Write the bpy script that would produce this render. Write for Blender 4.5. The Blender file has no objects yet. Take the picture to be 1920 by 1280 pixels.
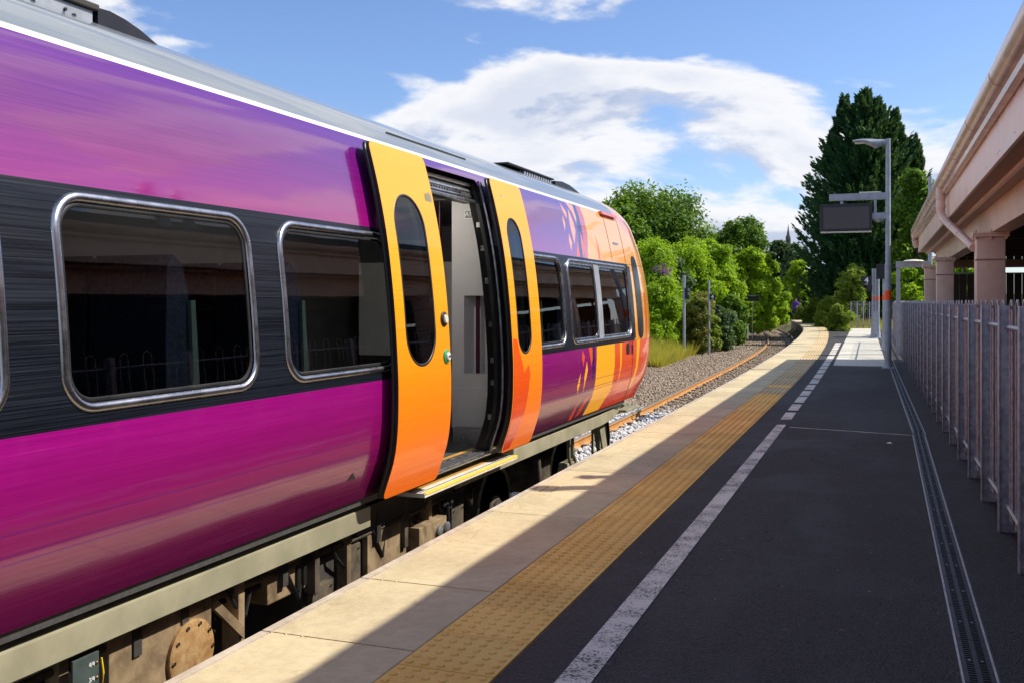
import bpy, bmesh, math, random
import numpy as np
from mathutils import Vector, Matrix
from mathutils.geometry import delaunay_2d_cdt
R = math.radians
rnd = random.Random(7)
rng = np.random.default_rng(11)
SC = bpy.context.scene
COL = SC.collection

# ------------------------------------------------------------------ camera
CAMH = 1.396
YAW = math.atan(700 / 1867)
cd = bpy.data.cameras.new('camera')
cd.lens = 35.0; cd.sensor_width = 36.0; cd.shift_y = -75 / 1920
cd.clip_start = 0.05; cd.clip_end = 6000
cam = bpy.data.objects.new('camera', cd); COL.objects.link(cam)
cam.location = (0, 0, CAMH); cam.rotation_euler = (math.pi / 2, 0, YAW)
SC.camera = cam

# ------------------------------------------------------------------ sun, sky, exposure
SUNV = Vector((1.0, 0.5, 1.12)).normalized()
sun_el = math.asin(SUNV.z); sun_az = math.atan2(SUNV.x, SUNV.y)
sd = bpy.data.lights.new('sun', 'SUN'); sd.energy = 4.6; sd.angle = R(0.55); sd.color = (1.0, 0.92, 0.78)
sun = bpy.data.objects.new('sun', sd); COL.objects.link(sun)
sun.rotation_euler = SUNV.to_track_quat('Z', 'Y').to_euler(); sun.location = (20, 10, 30)
SC.view_settings.view_transform = 'Standard'; SC.view_settings.look = 'None'
SC.view_settings.exposure = 0.42; SC.view_settings.gamma = 1.0
SC.cycles.max_bounces = 8; SC.cycles.diffuse_bounces = 4; SC.cycles.glossy_bounces = 4
SC.cycles.transparent_max_bounces = 16; SC.cycles.use_denoising = True
SC.cycles.sample_clamp_indirect = 8.0

W = bpy.data.worlds.new('World'); SC.world = W; W.use_nodes = True
nt = W.node_tree; nt.nodes.clear()
def WN(t, **k):
    n = nt.nodes.new(t)
    for a, b in k.items(): setattr(n, a, b)
    return n
def wmath(op, a, b=None, c=None, clamp=False):
    n = WN('ShaderNodeMath', operation=op); n.use_clamp = clamp
    for i, v in enumerate((a, b, c)):
        if v is None: continue
        if isinstance(v, (int, float)): n.inputs[i].default_value = v
        else: nt.links.new(v, n.inputs[i])
    return n.outputs[0]
def wnoise(vec, scale, detail, rough, loc, sc):
    mp = WN('ShaderNodeMapping'); mp.inputs['Location'].default_value = loc; mp.inputs['Scale'].default_value = sc
    nt.links.new(vec, mp.inputs['Vector'])
    n = WN('ShaderNodeTexNoise'); n.inputs['Scale'].default_value = scale; n.inputs['Detail'].default_value = detail
    n.inputs['Roughness'].default_value = rough; n.inputs['Distortion'].default_value = 0.25
    nt.links.new(mp.outputs[0], n.inputs['Vector']); return n.outputs['Fac']
def wramp(f, a, b):
    n = WN('ShaderNodeMapRange'); n.interpolation_type = 'SMOOTHSTEP'
    n.inputs['From Min'].default_value = a; n.inputs['From Max'].default_value = b
    nt.links.new(f, n.inputs['Value']); return n.outputs[0]
sky = WN('ShaderNodeTexSky', sky_type='NISHITA'); sky.sun_disc = False
sky.sun_elevation = sun_el; sky.sun_rotation = sun_az; sky.altitude = 100
sky.air_density = 1.0; sky.dust_density = 0.5; sky.ozone_density = 2.5
tc = WN('ShaderNodeTexCoord'); sep = WN('ShaderNodeSeparateXYZ'); nt.links.new(tc.outputs['Generated'], sep.inputs[0])
zz = wmath('ADD', wmath('MAXIMUM', sep.outputs['Z'], 0.0), 0.42)
def cloud_field(dz):
    """fluffy cumulus density seen along a direction; dz lifts the sample point to tell cloud tops from bases"""
    z_ = wmath('ADD', wmath('MAXIMUM', sep.outputs['Z'], 0.0), dz); q_ = wmath('ADD', z_, 0.42)
    cmb = WN('ShaderNodeCombineXYZ')
    nt.links.new(wmath('DIVIDE', sep.outputs['X'], zz), cmb.inputs['X']); nt.links.new(wmath('DIVIDE', sep.outputs['Y'], zz), cmb.inputs['Y'])
    nt.links.new(wmath('MULTIPLY', z_, 3.4), cmb.inputs['Z'])
    n1 = wnoise(cmb.outputs[0], 2.1, 10.0, 0.55, CL1, (1.0, 1.0, 1.0))
    n2 = wnoise(cmb.outputs[0], 0.75, 2.0, 0.5, CL2, (1.0, 1.0, 1.0))
    return wmath('ADD', wmath('MULTIPLY', n1, 0.76), wmath('MULTIPLY', n2, 0.32))
CL1, CL2 = (6.1, 2.1, 0.3), (16.3, 15.5, 1.9)
dens = cloud_field(0.0); densu = cloud_field(0.035)
mask = wmath('MULTIPLY', wramp(dens, 0.512, 0.575), wramp(sep.outputs['Z'], -0.01, 0.02))
core = wmath('ADD', wmath('MULTIPLY', wramp(wmath('SUBTRACT', densu, dens), -0.035, 0.04), 0.85), wmath('MULTIPLY', wramp(dens, 0.57, 0.68), 0.5), None, True)
cloudc = WN('ShaderNodeMix', data_type='RGBA')
nt.links.new(core, cloudc.inputs[0])
cloudc.inputs[6].default_value = (8.6, 8.6, 8.8, 1); cloudc.inputs[7].default_value = (4.4, 5.1, 6.8, 1)
mix = WN('ShaderNodeMix', data_type='RGBA')
nt.links.new(wmath('MULTIPLY', mask, 0.95), mix.inputs[0])
tint = WN('ShaderNodeMix', data_type='RGBA', blend_type='MULTIPLY'); tint.inputs[0].default_value = 1.0
nt.links.new(sky.outputs[0], tint.inputs[6]); tint.inputs[7].default_value = (1.14, 1.24, 1.50, 1)
nt.links.new(tint.outputs[2], mix.inputs[6]); nt.links.new(cloudc.outputs[2], mix.inputs[7])
bg = WN('ShaderNodeBackground'); bg.inputs['Strength'].default_value = 0.085
nt.links.new(mix.outputs[2], bg.inputs['Color'])
wo = WN('ShaderNodeOutputWorld'); nt.links.new(bg.outputs[0], wo.inputs['Surface'])

# ------------------------------------------------------------------ materials
def new_mat(name):
    m = bpy.data.materials.new(name); m.use_nodes = True
    return m, m.node_tree, m.node_tree.nodes['Principled BSDF']
def mnode(t, typ, **k):
    n = t.nodes.new(typ)
    for a, b in k.items(): setattr(n, a, b)
    return n
def setv(t, sock, v):
    if isinstance(v, (int, float, tuple, list)):
        sock.default_value = v if isinstance(v, (int, float)) else (tuple(v) + (1.0,) if len(v) == 3 and sock.type == 'RGBA' else v)
    else: t.links.new(v, sock)
def mth(t, op, a, b=0.0, clamp=False):
    n = mnode(t, 'ShaderNodeMath', operation=op); n.use_clamp = clamp
    setv(t, n.inputs[0], a); setv(t, n.inputs[1], b); return n.outputs[0]
def mixc(t, f, a, b, blend='MIX'):
    n = mnode(t, 'ShaderNodeMix', data_type='RGBA', blend_type=blend)
    setv(t, n.inputs[0], f); setv(t, n.inputs[6], a); setv(t, n.inputs[7], b); return n.outputs[2]
def noise(t, scale, detail=4.0, rough=0.55, sc=(1, 1, 1), coord='Object', loc=(0, 0, 0), dist=0.0):
    c = mnode(t, 'ShaderNodeTexCoord'); mp = mnode(t, 'ShaderNodeMapping'); mp.inputs['Scale'].default_value = sc
    mp.inputs['Location'].default_value = loc
    t.links.new(c.outputs[coord], mp.inputs['Vector'])
    n = mnode(t, 'ShaderNodeTexNoise'); n.inputs['Scale'].default_value = scale; n.inputs['Detail'].default_value = detail
    n.inputs['Roughness'].default_value = rough; n.inputs['Distortion'].default_value = dist
    t.links.new(mp.outputs[0], n.inputs['Vector']); return n.outputs['Fac']
def wpos(t):
    g = mnode(t, 'ShaderNodeNewGeometry'); return g.outputs['Position']
def pnoise(t, scale, detail=4.0, rough=0.55, sc=(1, 1, 1), dist=0.0):
    mp = mnode(t, 'ShaderNodeMapping'); mp.inputs['Scale'].default_value = sc
    t.links.new(wpos(t), mp.inputs['Vector'])
    n = mnode(t, 'ShaderNodeTexNoise'); n.inputs['Scale'].default_value = scale; n.inputs['Detail'].default_value = detail
    n.inputs['Roughness'].default_value = rough; n.inputs['Distortion'].default_value = dist
    t.links.new(mp.outputs[0], n.inputs['Vector']); return n.outputs['Fac']
def rmp(t, f, a, b, lo=0.0, hi=1.0):
    n = mnode(t, 'ShaderNodeMapRange'); n.interpolation_type = 'SMOOTHSTEP'
    setv(t, n.inputs['Value'], f); n.inputs['From Min'].default_value = a; n.inputs['From Max'].default_value = b
    n.inputs['To Min'].default_value = lo; n.inputs['To Max'].default_value = hi; return n.outputs[0]
def bump(t, b, h, strength=0.3, dist=0.01):
    n = mnode(t, 'ShaderNodeBump'); n.inputs['Strength'].default_value = strength; n.inputs['Distance'].default_value = dist
    setv(t, n.inputs['Height'], h); t.links.new(n.outputs[0], b.inputs['Normal']); return n
def plain(name, col, rough=0.5, metal=0.0, var=0.15, vscale=6.0, bs=0.0, spec=None, bscale=40.0):
    m, t, b = new_mat(name)
    if var:
        f = pnoise(t, vscale, 5.0, 0.6)
        d = tuple(c * (1 - var) for c in col); l = tuple(min(1, c * (1 + var)) for c in col)
        setv(t, b.inputs['Base Color'], mixc(t, rmp(t, f, 0.3, 0.7), d, l))
        setv(t, b.inputs['Roughness'], rmp(t, f, 0.3, 0.7, rough * 0.85, min(1, rough * 1.15)))
    else:
        setv(t, b.inputs['Base Color'], col); b.inputs['Roughness'].default_value = rough
    b.inputs['Metallic'].default_value = metal
    if spec is not None: b.inputs['Specular IOR Level'].default_value = spec
    if bs: bump(t, b, pnoise(t, bscale, 4.0, 0.6), bs, 0.004)
    return m
def emis(name, col, s):
    m, t, b = new_mat(name); setv(t, b.inputs['Base Color'], col)
    setv(t, b.inputs['Emission Color'], col); b.inputs['Emission Strength'].default_value = s; return m

M = {}
def train_paint(name, c1, c2=None, z0=0.3, z1=2.2, rough=0.18, spec=0.5, streak=0.12, coat=1.0, cior=1.54, wave=1.0):
    """vehicle paint: wash-brush streaks along the body, faint panel waviness, optional livery fade from c2 (low) to c1 (high), or a height ramp that carries shade"""
    m, t, b = new_mat(name)
    st = pnoise(t, 1.0, 6.0, 0.72, (90.0, 0.9, 170.0))
    st2 = pnoise(t, 1.0, 3.0, 0.6, (20.0, 0.16, 24.0))
    base = c1
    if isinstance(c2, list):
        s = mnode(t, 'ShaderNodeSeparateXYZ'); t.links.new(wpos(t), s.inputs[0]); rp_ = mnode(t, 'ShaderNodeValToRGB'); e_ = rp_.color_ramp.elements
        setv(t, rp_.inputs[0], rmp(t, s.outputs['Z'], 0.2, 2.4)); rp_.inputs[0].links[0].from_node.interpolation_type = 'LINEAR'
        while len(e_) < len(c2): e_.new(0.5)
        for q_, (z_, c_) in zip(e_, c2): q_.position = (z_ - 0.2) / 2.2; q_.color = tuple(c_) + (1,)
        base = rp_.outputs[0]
    elif c2 is not None:
        s = mnode(t, 'ShaderNodeSeparateXYZ'); t.links.new(wpos(t), s.inputs[0])
        base = mixc(t, rmp(t, s.outputs['Z'], z0, z1), c2, c1)
    sh = rmp(t, mth(t, 'ADD', mth(t, 'MULTIPLY', st, 0.78), mth(t, 'MULTIPLY', st2, 0.22)), 0.38, 0.66, 1.0 - streak, 1.0 + streak)
    hs = mnode(t, 'ShaderNodeHueSaturation'); setv(t, hs.inputs['Color'], base); setv(t, hs.inputs['Value'], sh)
    scr = rmp(t, st, 0.66, 0.74)
    col = mixc(t, mth(t, 'MULTIPLY', scr, min(0.22, streak * 1.2)), hs.outputs[0], (0.55, 0.48, 0.60))
    setv(t, b.inputs['Base Color'], col)
    setv(t, b.inputs['Roughness'], rmp(t, st, 0.3, 0.7, rough * 0.7, rough * 1.7))
    b.inputs['Specular IOR Level'].default_value = spec
    sz_ = mnode(t, 'ShaderNodeSeparateXYZ'); t.links.new(wpos(t), sz_.inputs[0])      # traffic film dulls the lower body
    setv(t, b.inputs['Coat Weight'], rmp(t, sz_.outputs['Z'], 0.35, 1.3, coat * 0.42, coat)) if coat > 0.9 else setv(t, b.inputs['Coat Weight'], coat)
    b.inputs['Coat Roughness'].default_value = 0.035; b.inputs['Coat IOR'].default_value = cior
    wav = pnoise(t, 1.0, 2.0, 0.5, (1.0, 0.9, 3.2)); wav2 = pnoise(t, 1.0, 4.0, 0.6, (30.0, 0.7, 60.0))
    h = mth(t, 'ADD', mth(t, 'MULTIPLY', wav, 1.0), mth(t, 'MULTIPLY', wav2, 0.035))
    bn = bump(t, b, h, 0.5 * wave, 0.012)
    t.links.new(bn.outputs[0], b.inputs['Coat Normal'])
    return m
M['magenta'] = train_paint('magenta_paint', (0.24, 0.004, 0.20), [(0.28, (0.085, 0.004, 0.045)), (0.55, (0.19, 0.005, 0.085)), (0.92, (0.30, 0.004, 0.19)), (1.85, (0.28, 0.004, 0.17)), (2.12, (0.17, 0.006, 0.17)), (2.36, (0.13, 0.008, 0.22))], cior=1.8, rough=0.15)  # height ramp: shade of the tucked-in bottom and sky violet painted into the magenta
M['purple'] = train_paint('purple_paint', (0.16, 0.005, 0.20), cior=1.9)
M['navy'] = train_paint('navy_paint', (0.025, 0.01, 0.09))
M['black_band'] = train_paint('window_band_paint', (0.006, 0.009, 0.017), rough=0.30, streak=0.5, coat=0.12, cior=1.4, spec=0.35)
M['yellow'] = train_paint('yellow_paint', (0.95, 0.41, 0.002), (0.93, 0.17, 0.002), 0.30, 1.7, streak=0.0, coat=0.35, cior=1.45, wave=0.3, rough=0.3)
M['yellow2'] = train_paint('stripe_yellow_paint', (0.95, 0.43, 0.004), streak=0.0, coat=0.4, cior=1.45, wave=0.3, rough=0.3)
M['cab_yellow'] = train_paint('cab_yellow_paint', (0.95, 0.44, 0.08), (0.93, 0.33, 0.008), 0.6, 1.9, streak=0.0, coat=0.8, cior=1.5, wave=0.4)
M['orange'] = train_paint('orange_paint', (0.88, 0.11, 0.004), (0.72, 0.035, 0.004), 0.3, 0.9, streak=0.0, coat=0.7, cior=1.5, wave=0.4)
M['red'] = train_paint('red_paint', (0.62, 0.03, 0.02), streak=0.05)
M['pinkred'] = train_paint('pink_red_paint', (0.60, 0.10, 0.09), streak=0.05)
M['pale_orange'] = train_paint('pale_orange_paint', (0.90, 0.36, 0.14), streak=0.05)
M['roof'] = train_paint('silver_roof_paint', (0.20, 0.23, 0.26), rough=0.3, streak=0.05, coat=0.6)
M['white_stripe'] = train_paint('white_stripe_paint', (0.85, 0.85, 0.84), streak=0.02, coat=0.2)
M['chrome'] = plain('window_frame_metal', (0.48, 0.49, 0.53), 0.28, 1.0, 0.12, 9.0)
M['steel'] = plain('bright_steel', (0.62, 0.62, 0.62), 0.3, 1.0, 0.15, 12.0)
M['black'] = plain('black_rubber', (0.012, 0.012, 0.013), 0.45, 0, 0.2)
M['blackgloss'] = plain('black_gloss', (0.010, 0.010, 0.012), 0.2, 0, 0.2)
M['dark'] = plain('dark_underframe', (0.035, 0.032, 0.030), 0.75, 0, 0.4, 8.0, 0.3)
M['skirt'] = plain('skirt_paint', (0.30, 0.285, 0.20), 0.55, 0, 0.14, 4.0, 0.1)
def dirty(name, c1, c2, scale=4.0, rough=0.8):
    m, t, b = new_mat(name)
    f = pnoise(t, scale, 7.0, 0.65, (1, 1, 1.0), 0.6)
    g = pnoise(t, 1.0, 4.0, 0.6, (4, 4, 2.2))
    setv(t, b.inputs['Base Color'], mixc(t, rmp(t, mth(t, 'ADD', mth(t, 'MULTIPLY', f, 0.5), mth(t, 'MULTIPLY', g, 0.5)), 0.36, 0.64), c1, c2))
    b.inputs['Roughness'].default_value = rough; bump(t, b, f, 0.4, 0.01); return m
M['tan'] = dirty('brake_dust_panel', (0.12, 0.08, 0.045), (0.33, 0.24, 0.14), 9.0)
M['rustcover'] = dirty('rusty_cover', (0.26, 0.13, 0.04), (0.46, 0.31, 0.15), 16.0)
M['bogie'] = dirty('bogie_grime', (0.03, 0.026, 0.022), (0.13, 0.10, 0.07), 9.0)
def glass(name, tint, ior=1.5, rough=0.0):
    m = bpy.data.materials.new(name); m.use_nodes = True; t = m.node_tree; t.nodes.clear()
    o = mnode(t, 'ShaderNodeOutputMaterial'); tr = mnode(t, 'ShaderNodeBsdfTransparent'); gl = mnode(t, 'ShaderNodeBsdfGlossy')
    tr.inputs[0].default_value = tuple(tint) + (1,); gl.inputs['Roughness'].default_value = rough
    fr = mnode(t, 'ShaderNodeFresnel'); fr.inputs['IOR'].default_value = ior
    mx = mnode(t, 'ShaderNodeMixShader')
    bm_ = mnode(t, 'ShaderNodeBump'); bm_.inputs['Strength'].default_value = 0.25; bm_.inputs['Distance'].default_value = 0.004
    mp = mnode(t, 'ShaderNodeMapping'); mp.inputs['Scale'].default_value = (1, 1.2, 2.0); t.links.new(wpos(t), mp.inputs['Vector'])
    nn = mnode(t, 'ShaderNodeTexNoise'); nn.inputs['Scale'].default_value = 1.0; nn.inputs['Detail'].default_value = 2
    t.links.new(mp.outputs[0], nn.inputs['Vector']); t.links.new(nn.outputs['Fac'], bm_.inputs['Height'])
    t.links.new(bm_.outputs[0], gl.inputs['Normal'])
    t.links.new(mth(t, 'MULTIPLY', fr.outputs[0], 0.95, True), mx.inputs[0])
    t.links.new(tr.outputs[0], mx.inputs[1]); t.links.new(gl.outputs[0], mx.inputs[2])
    t.links.new(mx.outputs[0], o.inputs['Surface']); return m
M['glass'] = glass('tinted_window_glass', (0.62, 0.67, 0.66), 1.55)
M['cabglass'] = glass('cab_window_glass', (0.55, 0.6, 0.58), 1.6)
M['interior'] = plain('interior_panel', (0.55, 0.55, 0.56), 0.55, 0, 0.05, 3.0, 0.15, None, 250.0)
M['interior_dark'] = plain('interior_dark', (0.22, 0.22, 0.24), 0.7, 0, 0.1)
M['ceiling'] = plain('vestibule_ceiling', (0.5, 0.45, 0.42), 0.5, 0, 0.05)
M['floorv'] = plain('vestibule_floor', (0.05, 0.05, 0.055), 0.7, 0, 0.2, 60)
M['seat'] = plain('seat_moquette', (0.09, 0.12, 0.20), 0.9, 0, 0.4, 60)
M['seatside'] = plain('seat_side_shell', (0.5, 0.7, 0.62), 0.5, 0, 0.1)
M['maroon'] = plain('maroon_rail', (0.05, 0.008, 0.03), 0.35, 0, 0.1)
M['signblack'] = plain('sign_black', (0.012, 0.012, 0.02), 0.4, 0, 0.1)
M['white'] = plain('white_print', (0.8, 0.8, 0.8), 0.5, 0, 0.03)
M['safetyyellow'] = plain('step_yellow', (0.85, 0.60, 0.02), 0.5, 0, 0.08, 20)
M['stepwhite'] = plain('step_white', (0.72, 0.68, 0.60), 0.5, 0, 0.1, 15)
M['stepbrown'] = plain('step_ochre', (0.50, 0.27, 0.05), 0.6, 0, 0.15, 20)
M['green'] = plain('green_button', (0.02, 0.35, 0.14), 0.4, 0, 0.05)
M['redsign'] = plain('red_label', (0.55, 0.03, 0.02), 0.5, 0, 0.05)
M['lamp'] = emis('ceiling_lamp', (1.0, 0.95, 0.85), 6.0)
M['plate'] = plain('gauge_plate', (0.055, 0.075, 0.075), 0.5, 0, 0.15, 15)
M['brass'] = plain('brass_plug', (0.6, 0.45, 0.18), 0.35, 1.0, 0.1)

def m_asphalt():
    m, t, b = new_mat('asphalt')
    f = mth(t, 'ADD', mth(t, 'MULTIPLY', pnoise(t, 150.0, 2.0, 0.7), 0.5), mth(t, 'ADD', mth(t, 'MULTIPLY', pnoise(t, 62.0, 2.0, 0.6), 0.33), mth(t, 'MULTIPLY', pnoise(t, 26.0, 2.0, 0.6), 0.17))); g = pnoise(t, 0.9, 6.0, 0.65, (1, 0.5, 1), 0.5); g2 = pnoise(t, 5.0, 5.0, 0.65)
    v = mnode(t, 'ShaderNodeTexVoronoi'); v.inputs['Scale'].default_value = 95.0; t.links.new(wpos(t), v.inputs['Vector'])
    c = mixc(t, rmp(t, f, 0.40, 0.60), (0.004, 0.004, 0.006), (0.080, 0.080, 0.086))
    c = mixc(t, rmp(t, v.outputs['Color'], 0.55, 0.95, 0.0, 0.55), c, (0.085, 0.083, 0.085))
    w = rmp(t, mth(t, 'ADD', mth(t, 'MULTIPLY', g, 0.65), mth(t, 'MULTIPLY', g2, 0.35)), 0.36, 0.64)
    c = mixc(t, w, mixc(t, 0.55, c, (0.010, 0.010, 0.012)), mixc(t, 0.30, c, (0.060, 0.055, 0.050)))
    sp = rmp(t, v.outputs['Color'], 0.955, 0.975)
    c = mixc(t, mth(t, 'MULTIPLY', sp, 0.55), c, (0.34, 0.33, 0.32))
    gv = mnode(t, 'ShaderNodeTexVoronoi'); gv.inputs['Scale'].default_value = 3.4; t.links.new(wpos(t), gv.inputs['Vector'])
    gum = mth(t, 'MULTIPLY', rmp(t, gv.outputs['Distance'], 0.075, 0.055), rmp(t, gv.outputs['Color'], 0.62, 0.66))
    c = mixc(t, mth(t, 'MULTIPLY', gum, 0.5), c, (0.10, 0.10, 0.10))
    cr = mnode(t, 'ShaderNodeTexVoronoi'); cr.feature = 'DISTANCE_TO_EDGE'; cr.inputs['Scale'].default_value = 0.30
    mp = mnode(t, 'ShaderNodeMapping'); t.links.new(wpos(t), mp.inputs['Vector']); dn = mnode(t, 'ShaderNodeTexNoise'); dn.inputs['Scale'].default_value = 2.2; dn.inputs['Detail'].default_value = 6
    t.links.new(wpos(t), dn.inputs['Vector']); av = mnode(t, 'ShaderNodeVectorMath', operation='MULTIPLY_ADD'); t.links.new(dn.outputs['Color'], av.inputs[0]); av.inputs[1].default_value = (0.7, 0.7, 0); t.links.new(mp.outputs[0], av.inputs[2]); t.links.new(av.outputs[0], cr.inputs['Vector'])
    crk = mth(t, 'MULTIPLY', rmp(t, cr.outputs['Distance'], 0.0022, 0.0008), rmp(t, g, 0.48, 0.56))
    c = mixc(t, mth(t, 'MULTIPLY', crk, 0.8), c, (0.004, 0.004, 0.004))
    setv(t, b.inputs['Base Color'], c); setv(t, b.inputs['Roughness'], rmp(t, w, 0, 1, 0.68, 0.9))
    b.inputs['Specular IOR Level'].default_value = 0.4
    bump(t, b, mth(t, 'ADD', f, mth(t, 'MULTIPLY', v.outputs['Distance'], 1.2)), 0.9, 0.006); return m
M['asphalt'] = m_asphalt()
def m_conc(name, c1, c2, speck=0.25, sc=1.4):
    m, t, b = new_mat(name)
    f = pnoise(t, 260.0, 3.0, 0.7); g = pnoise(t, sc, 6.0, 0.65, (1, 1, 1), 0.4); h = pnoise(t, 16.0, 5.0, 0.7)
    c = mixc(t, rmp(t, mth(t, 'ADD', mth(t, 'MULTIPLY', g, 0.6), mth(t, 'MULTIPLY', h, 0.4)), 0.33, 0.66), c1, c2)
    c = mixc(t, mth(t, 'MULTIPLY', rmp(t, f, 0.52, 0.7), speck), c, tuple(x * 0.35 for x in c1))
    st_ = pnoise(t, 2.6, 7.0, 0.7, (1.6, 0.7, 1), 1.2); c = mixc(t, rmp(t, st_, 0.56, 0.72, 0.0, 0.45), c, tuple(x * 0.55 for x in c1))
    oi = mnode(t, 'ShaderNodeObjectInfo')
    hs = mnode(t, 'ShaderNodeHueSaturation'); setv(t, hs.inputs['Color'], c); setv(t, hs.inputs['Value'], rmp(t, oi.outputs['Random'], 0, 1, 0.90, 1.07))
    setv(t, b.inputs['Base Color'], hs.outputs[0]); b.inputs['Roughness'].default_value = 0.85
    bump(t, b, mth(t, 'ADD', f, h), 0.35, 0.004); return m
M['coping'] = m_conc('coping_concrete', (0.47, 0.385, 0.235), (0.64, 0.545, 0.345), 0.55)
M['copingedge'] = m_conc('worn_coping_edge', (0.40, 0.33, 0.25), (0.60, 0.53, 0.43), 0.4, 3.0)
M['tactile'] = m_conc('tactile_yellow', (0.84, 0.49, 0.12), (0.93, 0.62, 0.19), 0.25, 2.0)
M['tactileworn'] = m_conc('worn_tactile', (0.50, 0.37, 0.19), (0.66, 0.52, 0.31), 0.3, 1.2)
M['bay'] = m_conc('pale_concrete', (0.50, 0.49, 0.42), (0.62, 0.60, 0.52), 0.2, 2.0)
M['brickwall'] = m_conc('platform_wall', (0.10, 0.08, 0.07), (0.20, 0.16, 0.13), 0.5, 3.0)
def m_line():
    m, t, b = new_mat('worn_white_paint')
    f = pnoise(t, 75.0, 5.0, 0.7); g = pnoise(t, 5.0, 4.0, 0.6)
    w = rmp(t, mth(t, 'ADD', mth(t, 'MULTIPLY', f, 0.7), mth(t, 'MULTIPLY', g, 0.3)), 0.40, 0.50)
    setv(t, b.inputs['Base Color'], mixc(t, w, (0.05, 0.05, 0.05), mixc(t, rmp(t, g, 0.3, 0.7), (0.60, 0.57, 0.50), (0.78, 0.74, 0.66))))
    b.inputs['Roughness'].default_value = 0.8; bump(t, b, f, 0.4, 0.004); return m
M['line'] = m_line()
M['galv'] = plain('galvanised_steel', (0.34, 0.36, 0.40), 0.42, 0.7, 0.22, 18.0)
M['galvpost'] = plain('grey_post_paint', (0.33, 0.36, 0.42), 0.4, 0.15, 0.14, 7.0)
M['fencepaint'] = plain('fence_steel', (0.38, 0.36, 0.41), 0.42, 0.35, 0.3, 22.0)
M['orangeband'] = plain('orange_tape', (0.9, 0.10, 0.01), 0.5, 0, 0.05)
M['railpale'] = plain('drain_edge_metal', (0.5, 0.48, 0.47), 0.4, 0.3, 0.2, 20)
M['grate'] = plain('cast_iron_grate', (0.02, 0.02, 0.022), 0.4, 0.6, 0.3, 30)
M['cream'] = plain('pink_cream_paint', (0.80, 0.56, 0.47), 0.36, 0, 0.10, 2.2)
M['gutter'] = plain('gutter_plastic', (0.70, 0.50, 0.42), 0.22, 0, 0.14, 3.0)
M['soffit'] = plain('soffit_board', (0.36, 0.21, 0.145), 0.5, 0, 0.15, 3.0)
M['timber'] = plain('dark_timber', (0.035, 0.018, 0.012), 0.6, 0, 0.35, 8.0)
M['slate'] = plain('roof_tile_grey', (0.055, 0.06, 0.068), 0.6, 0, 0.25, 5.0, 0.3)
M['screen'] = plain('display_screen', (0.05, 0.022, 0.020), 0.08, 0, 0.1)  # reddish-brown reflection put into the screen colour as a tint
M['railrust'] = dirty('rusty_rail', (0.40, 0.18, 0.05), (0.58, 0.30, 0.09), 12.0)
M['railhead'] = plain('rail_head', (0.45, 0.36, 0.28), 0.35, 0.8, 0.2, 10)
M['sleeper'] = m_conc('concrete_sleeper', (0.16, 0.13, 0.10), (0.28, 0.23, 0.18), 0.4, 5.0)
M['stone'] = m_conc('spire_stone', (0.10, 0.09, 0.09), (0.17, 0.15, 0.14), 0.2, 0.3)
M['brick'] = m_conc('house_brick', (0.20, 0.10, 0.07), (0.28, 0.15, 0.10), 0.2, 1.0)
M['render'] = plain('pale_render', (0.5, 0.52, 0.56), 0.8, 0, 0.1)
def m_ground():
    m, t, b = new_mat('rough_ground')
    f = pnoise(t, 0.8, 6.0, 0.7); g = pnoise(t, 14.0, 5.0, 0.7)
    c = mixc(t, rmp(t, f, 0.35, 0.65), (0.07, 0.085, 0.02), (0.20, 0.17, 0.055))
    setv(t, b.inputs['Base Color'], mixc(t, rmp(t, g, 0.3, 0.7), c, (0.05, 0.05, 0.02)))
    b.inputs['Roughness'].default_value = 0.95; bump(t, b, g, 0.8, 0.08); return m
M['ground'] = m_ground()
def m_ballast(stone=False):
    m, t, b = new_mat('ballast_stone' if stone else 'ballast_bed')
    v = mnode(t, 'ShaderNodeTexVoronoi'); v.inputs['Scale'].default_value = 17.0; t.links.new(wpos(t), v.inputs['Vector'])
    f = pnoise(t, 0.5, 4.0, 0.6); g = pnoise(t, 30.0, 3.0, 0.6)
    c = mixc(t, rmp(t, v.outputs['Color'], 0.1, 0.9), (0.17, 0.115, 0.075), (0.42, 0.35, 0.27))
    # freshly tipped pale stone just beyond the train's nose
    s = mnode(t, 'ShaderNodeSeparateXYZ'); t.links.new(wpos(t), s.inputs[0])
    fr = mth(t, 'MULTIPLY', rmp(t, mth(t, 'ADD', s.outputs['Y'], mth(t, 'MULTIPLY', g, 5.0)), 25.5, 23.0), rmp(t, mth(t, 'ADD', s.outputs['X'], mth(t, 'MULTIPLY', g, 1.2)), -6.4, -5.6))
    c = mixc(t, fr, c, mixc(t, g, (0.50, 0.50, 0.50), (0.72, 0.72, 0.74)))
    c = mixc(t, rmp(t, f, 0.55, 0.75), c, mixc(t, 0.6, c, (0.32, 0.19, 0.09)))
    setv(t, b.inputs['Base Color'], c); b.inputs['Roughness'].default_value = 0.9
    if not stone: bump(t, b, v.outputs['Distance'], 1.0, 0.05)
    return m
M['ballast'] = m_ballast(); M['ballaststone'] = m_ballast(True)
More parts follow.
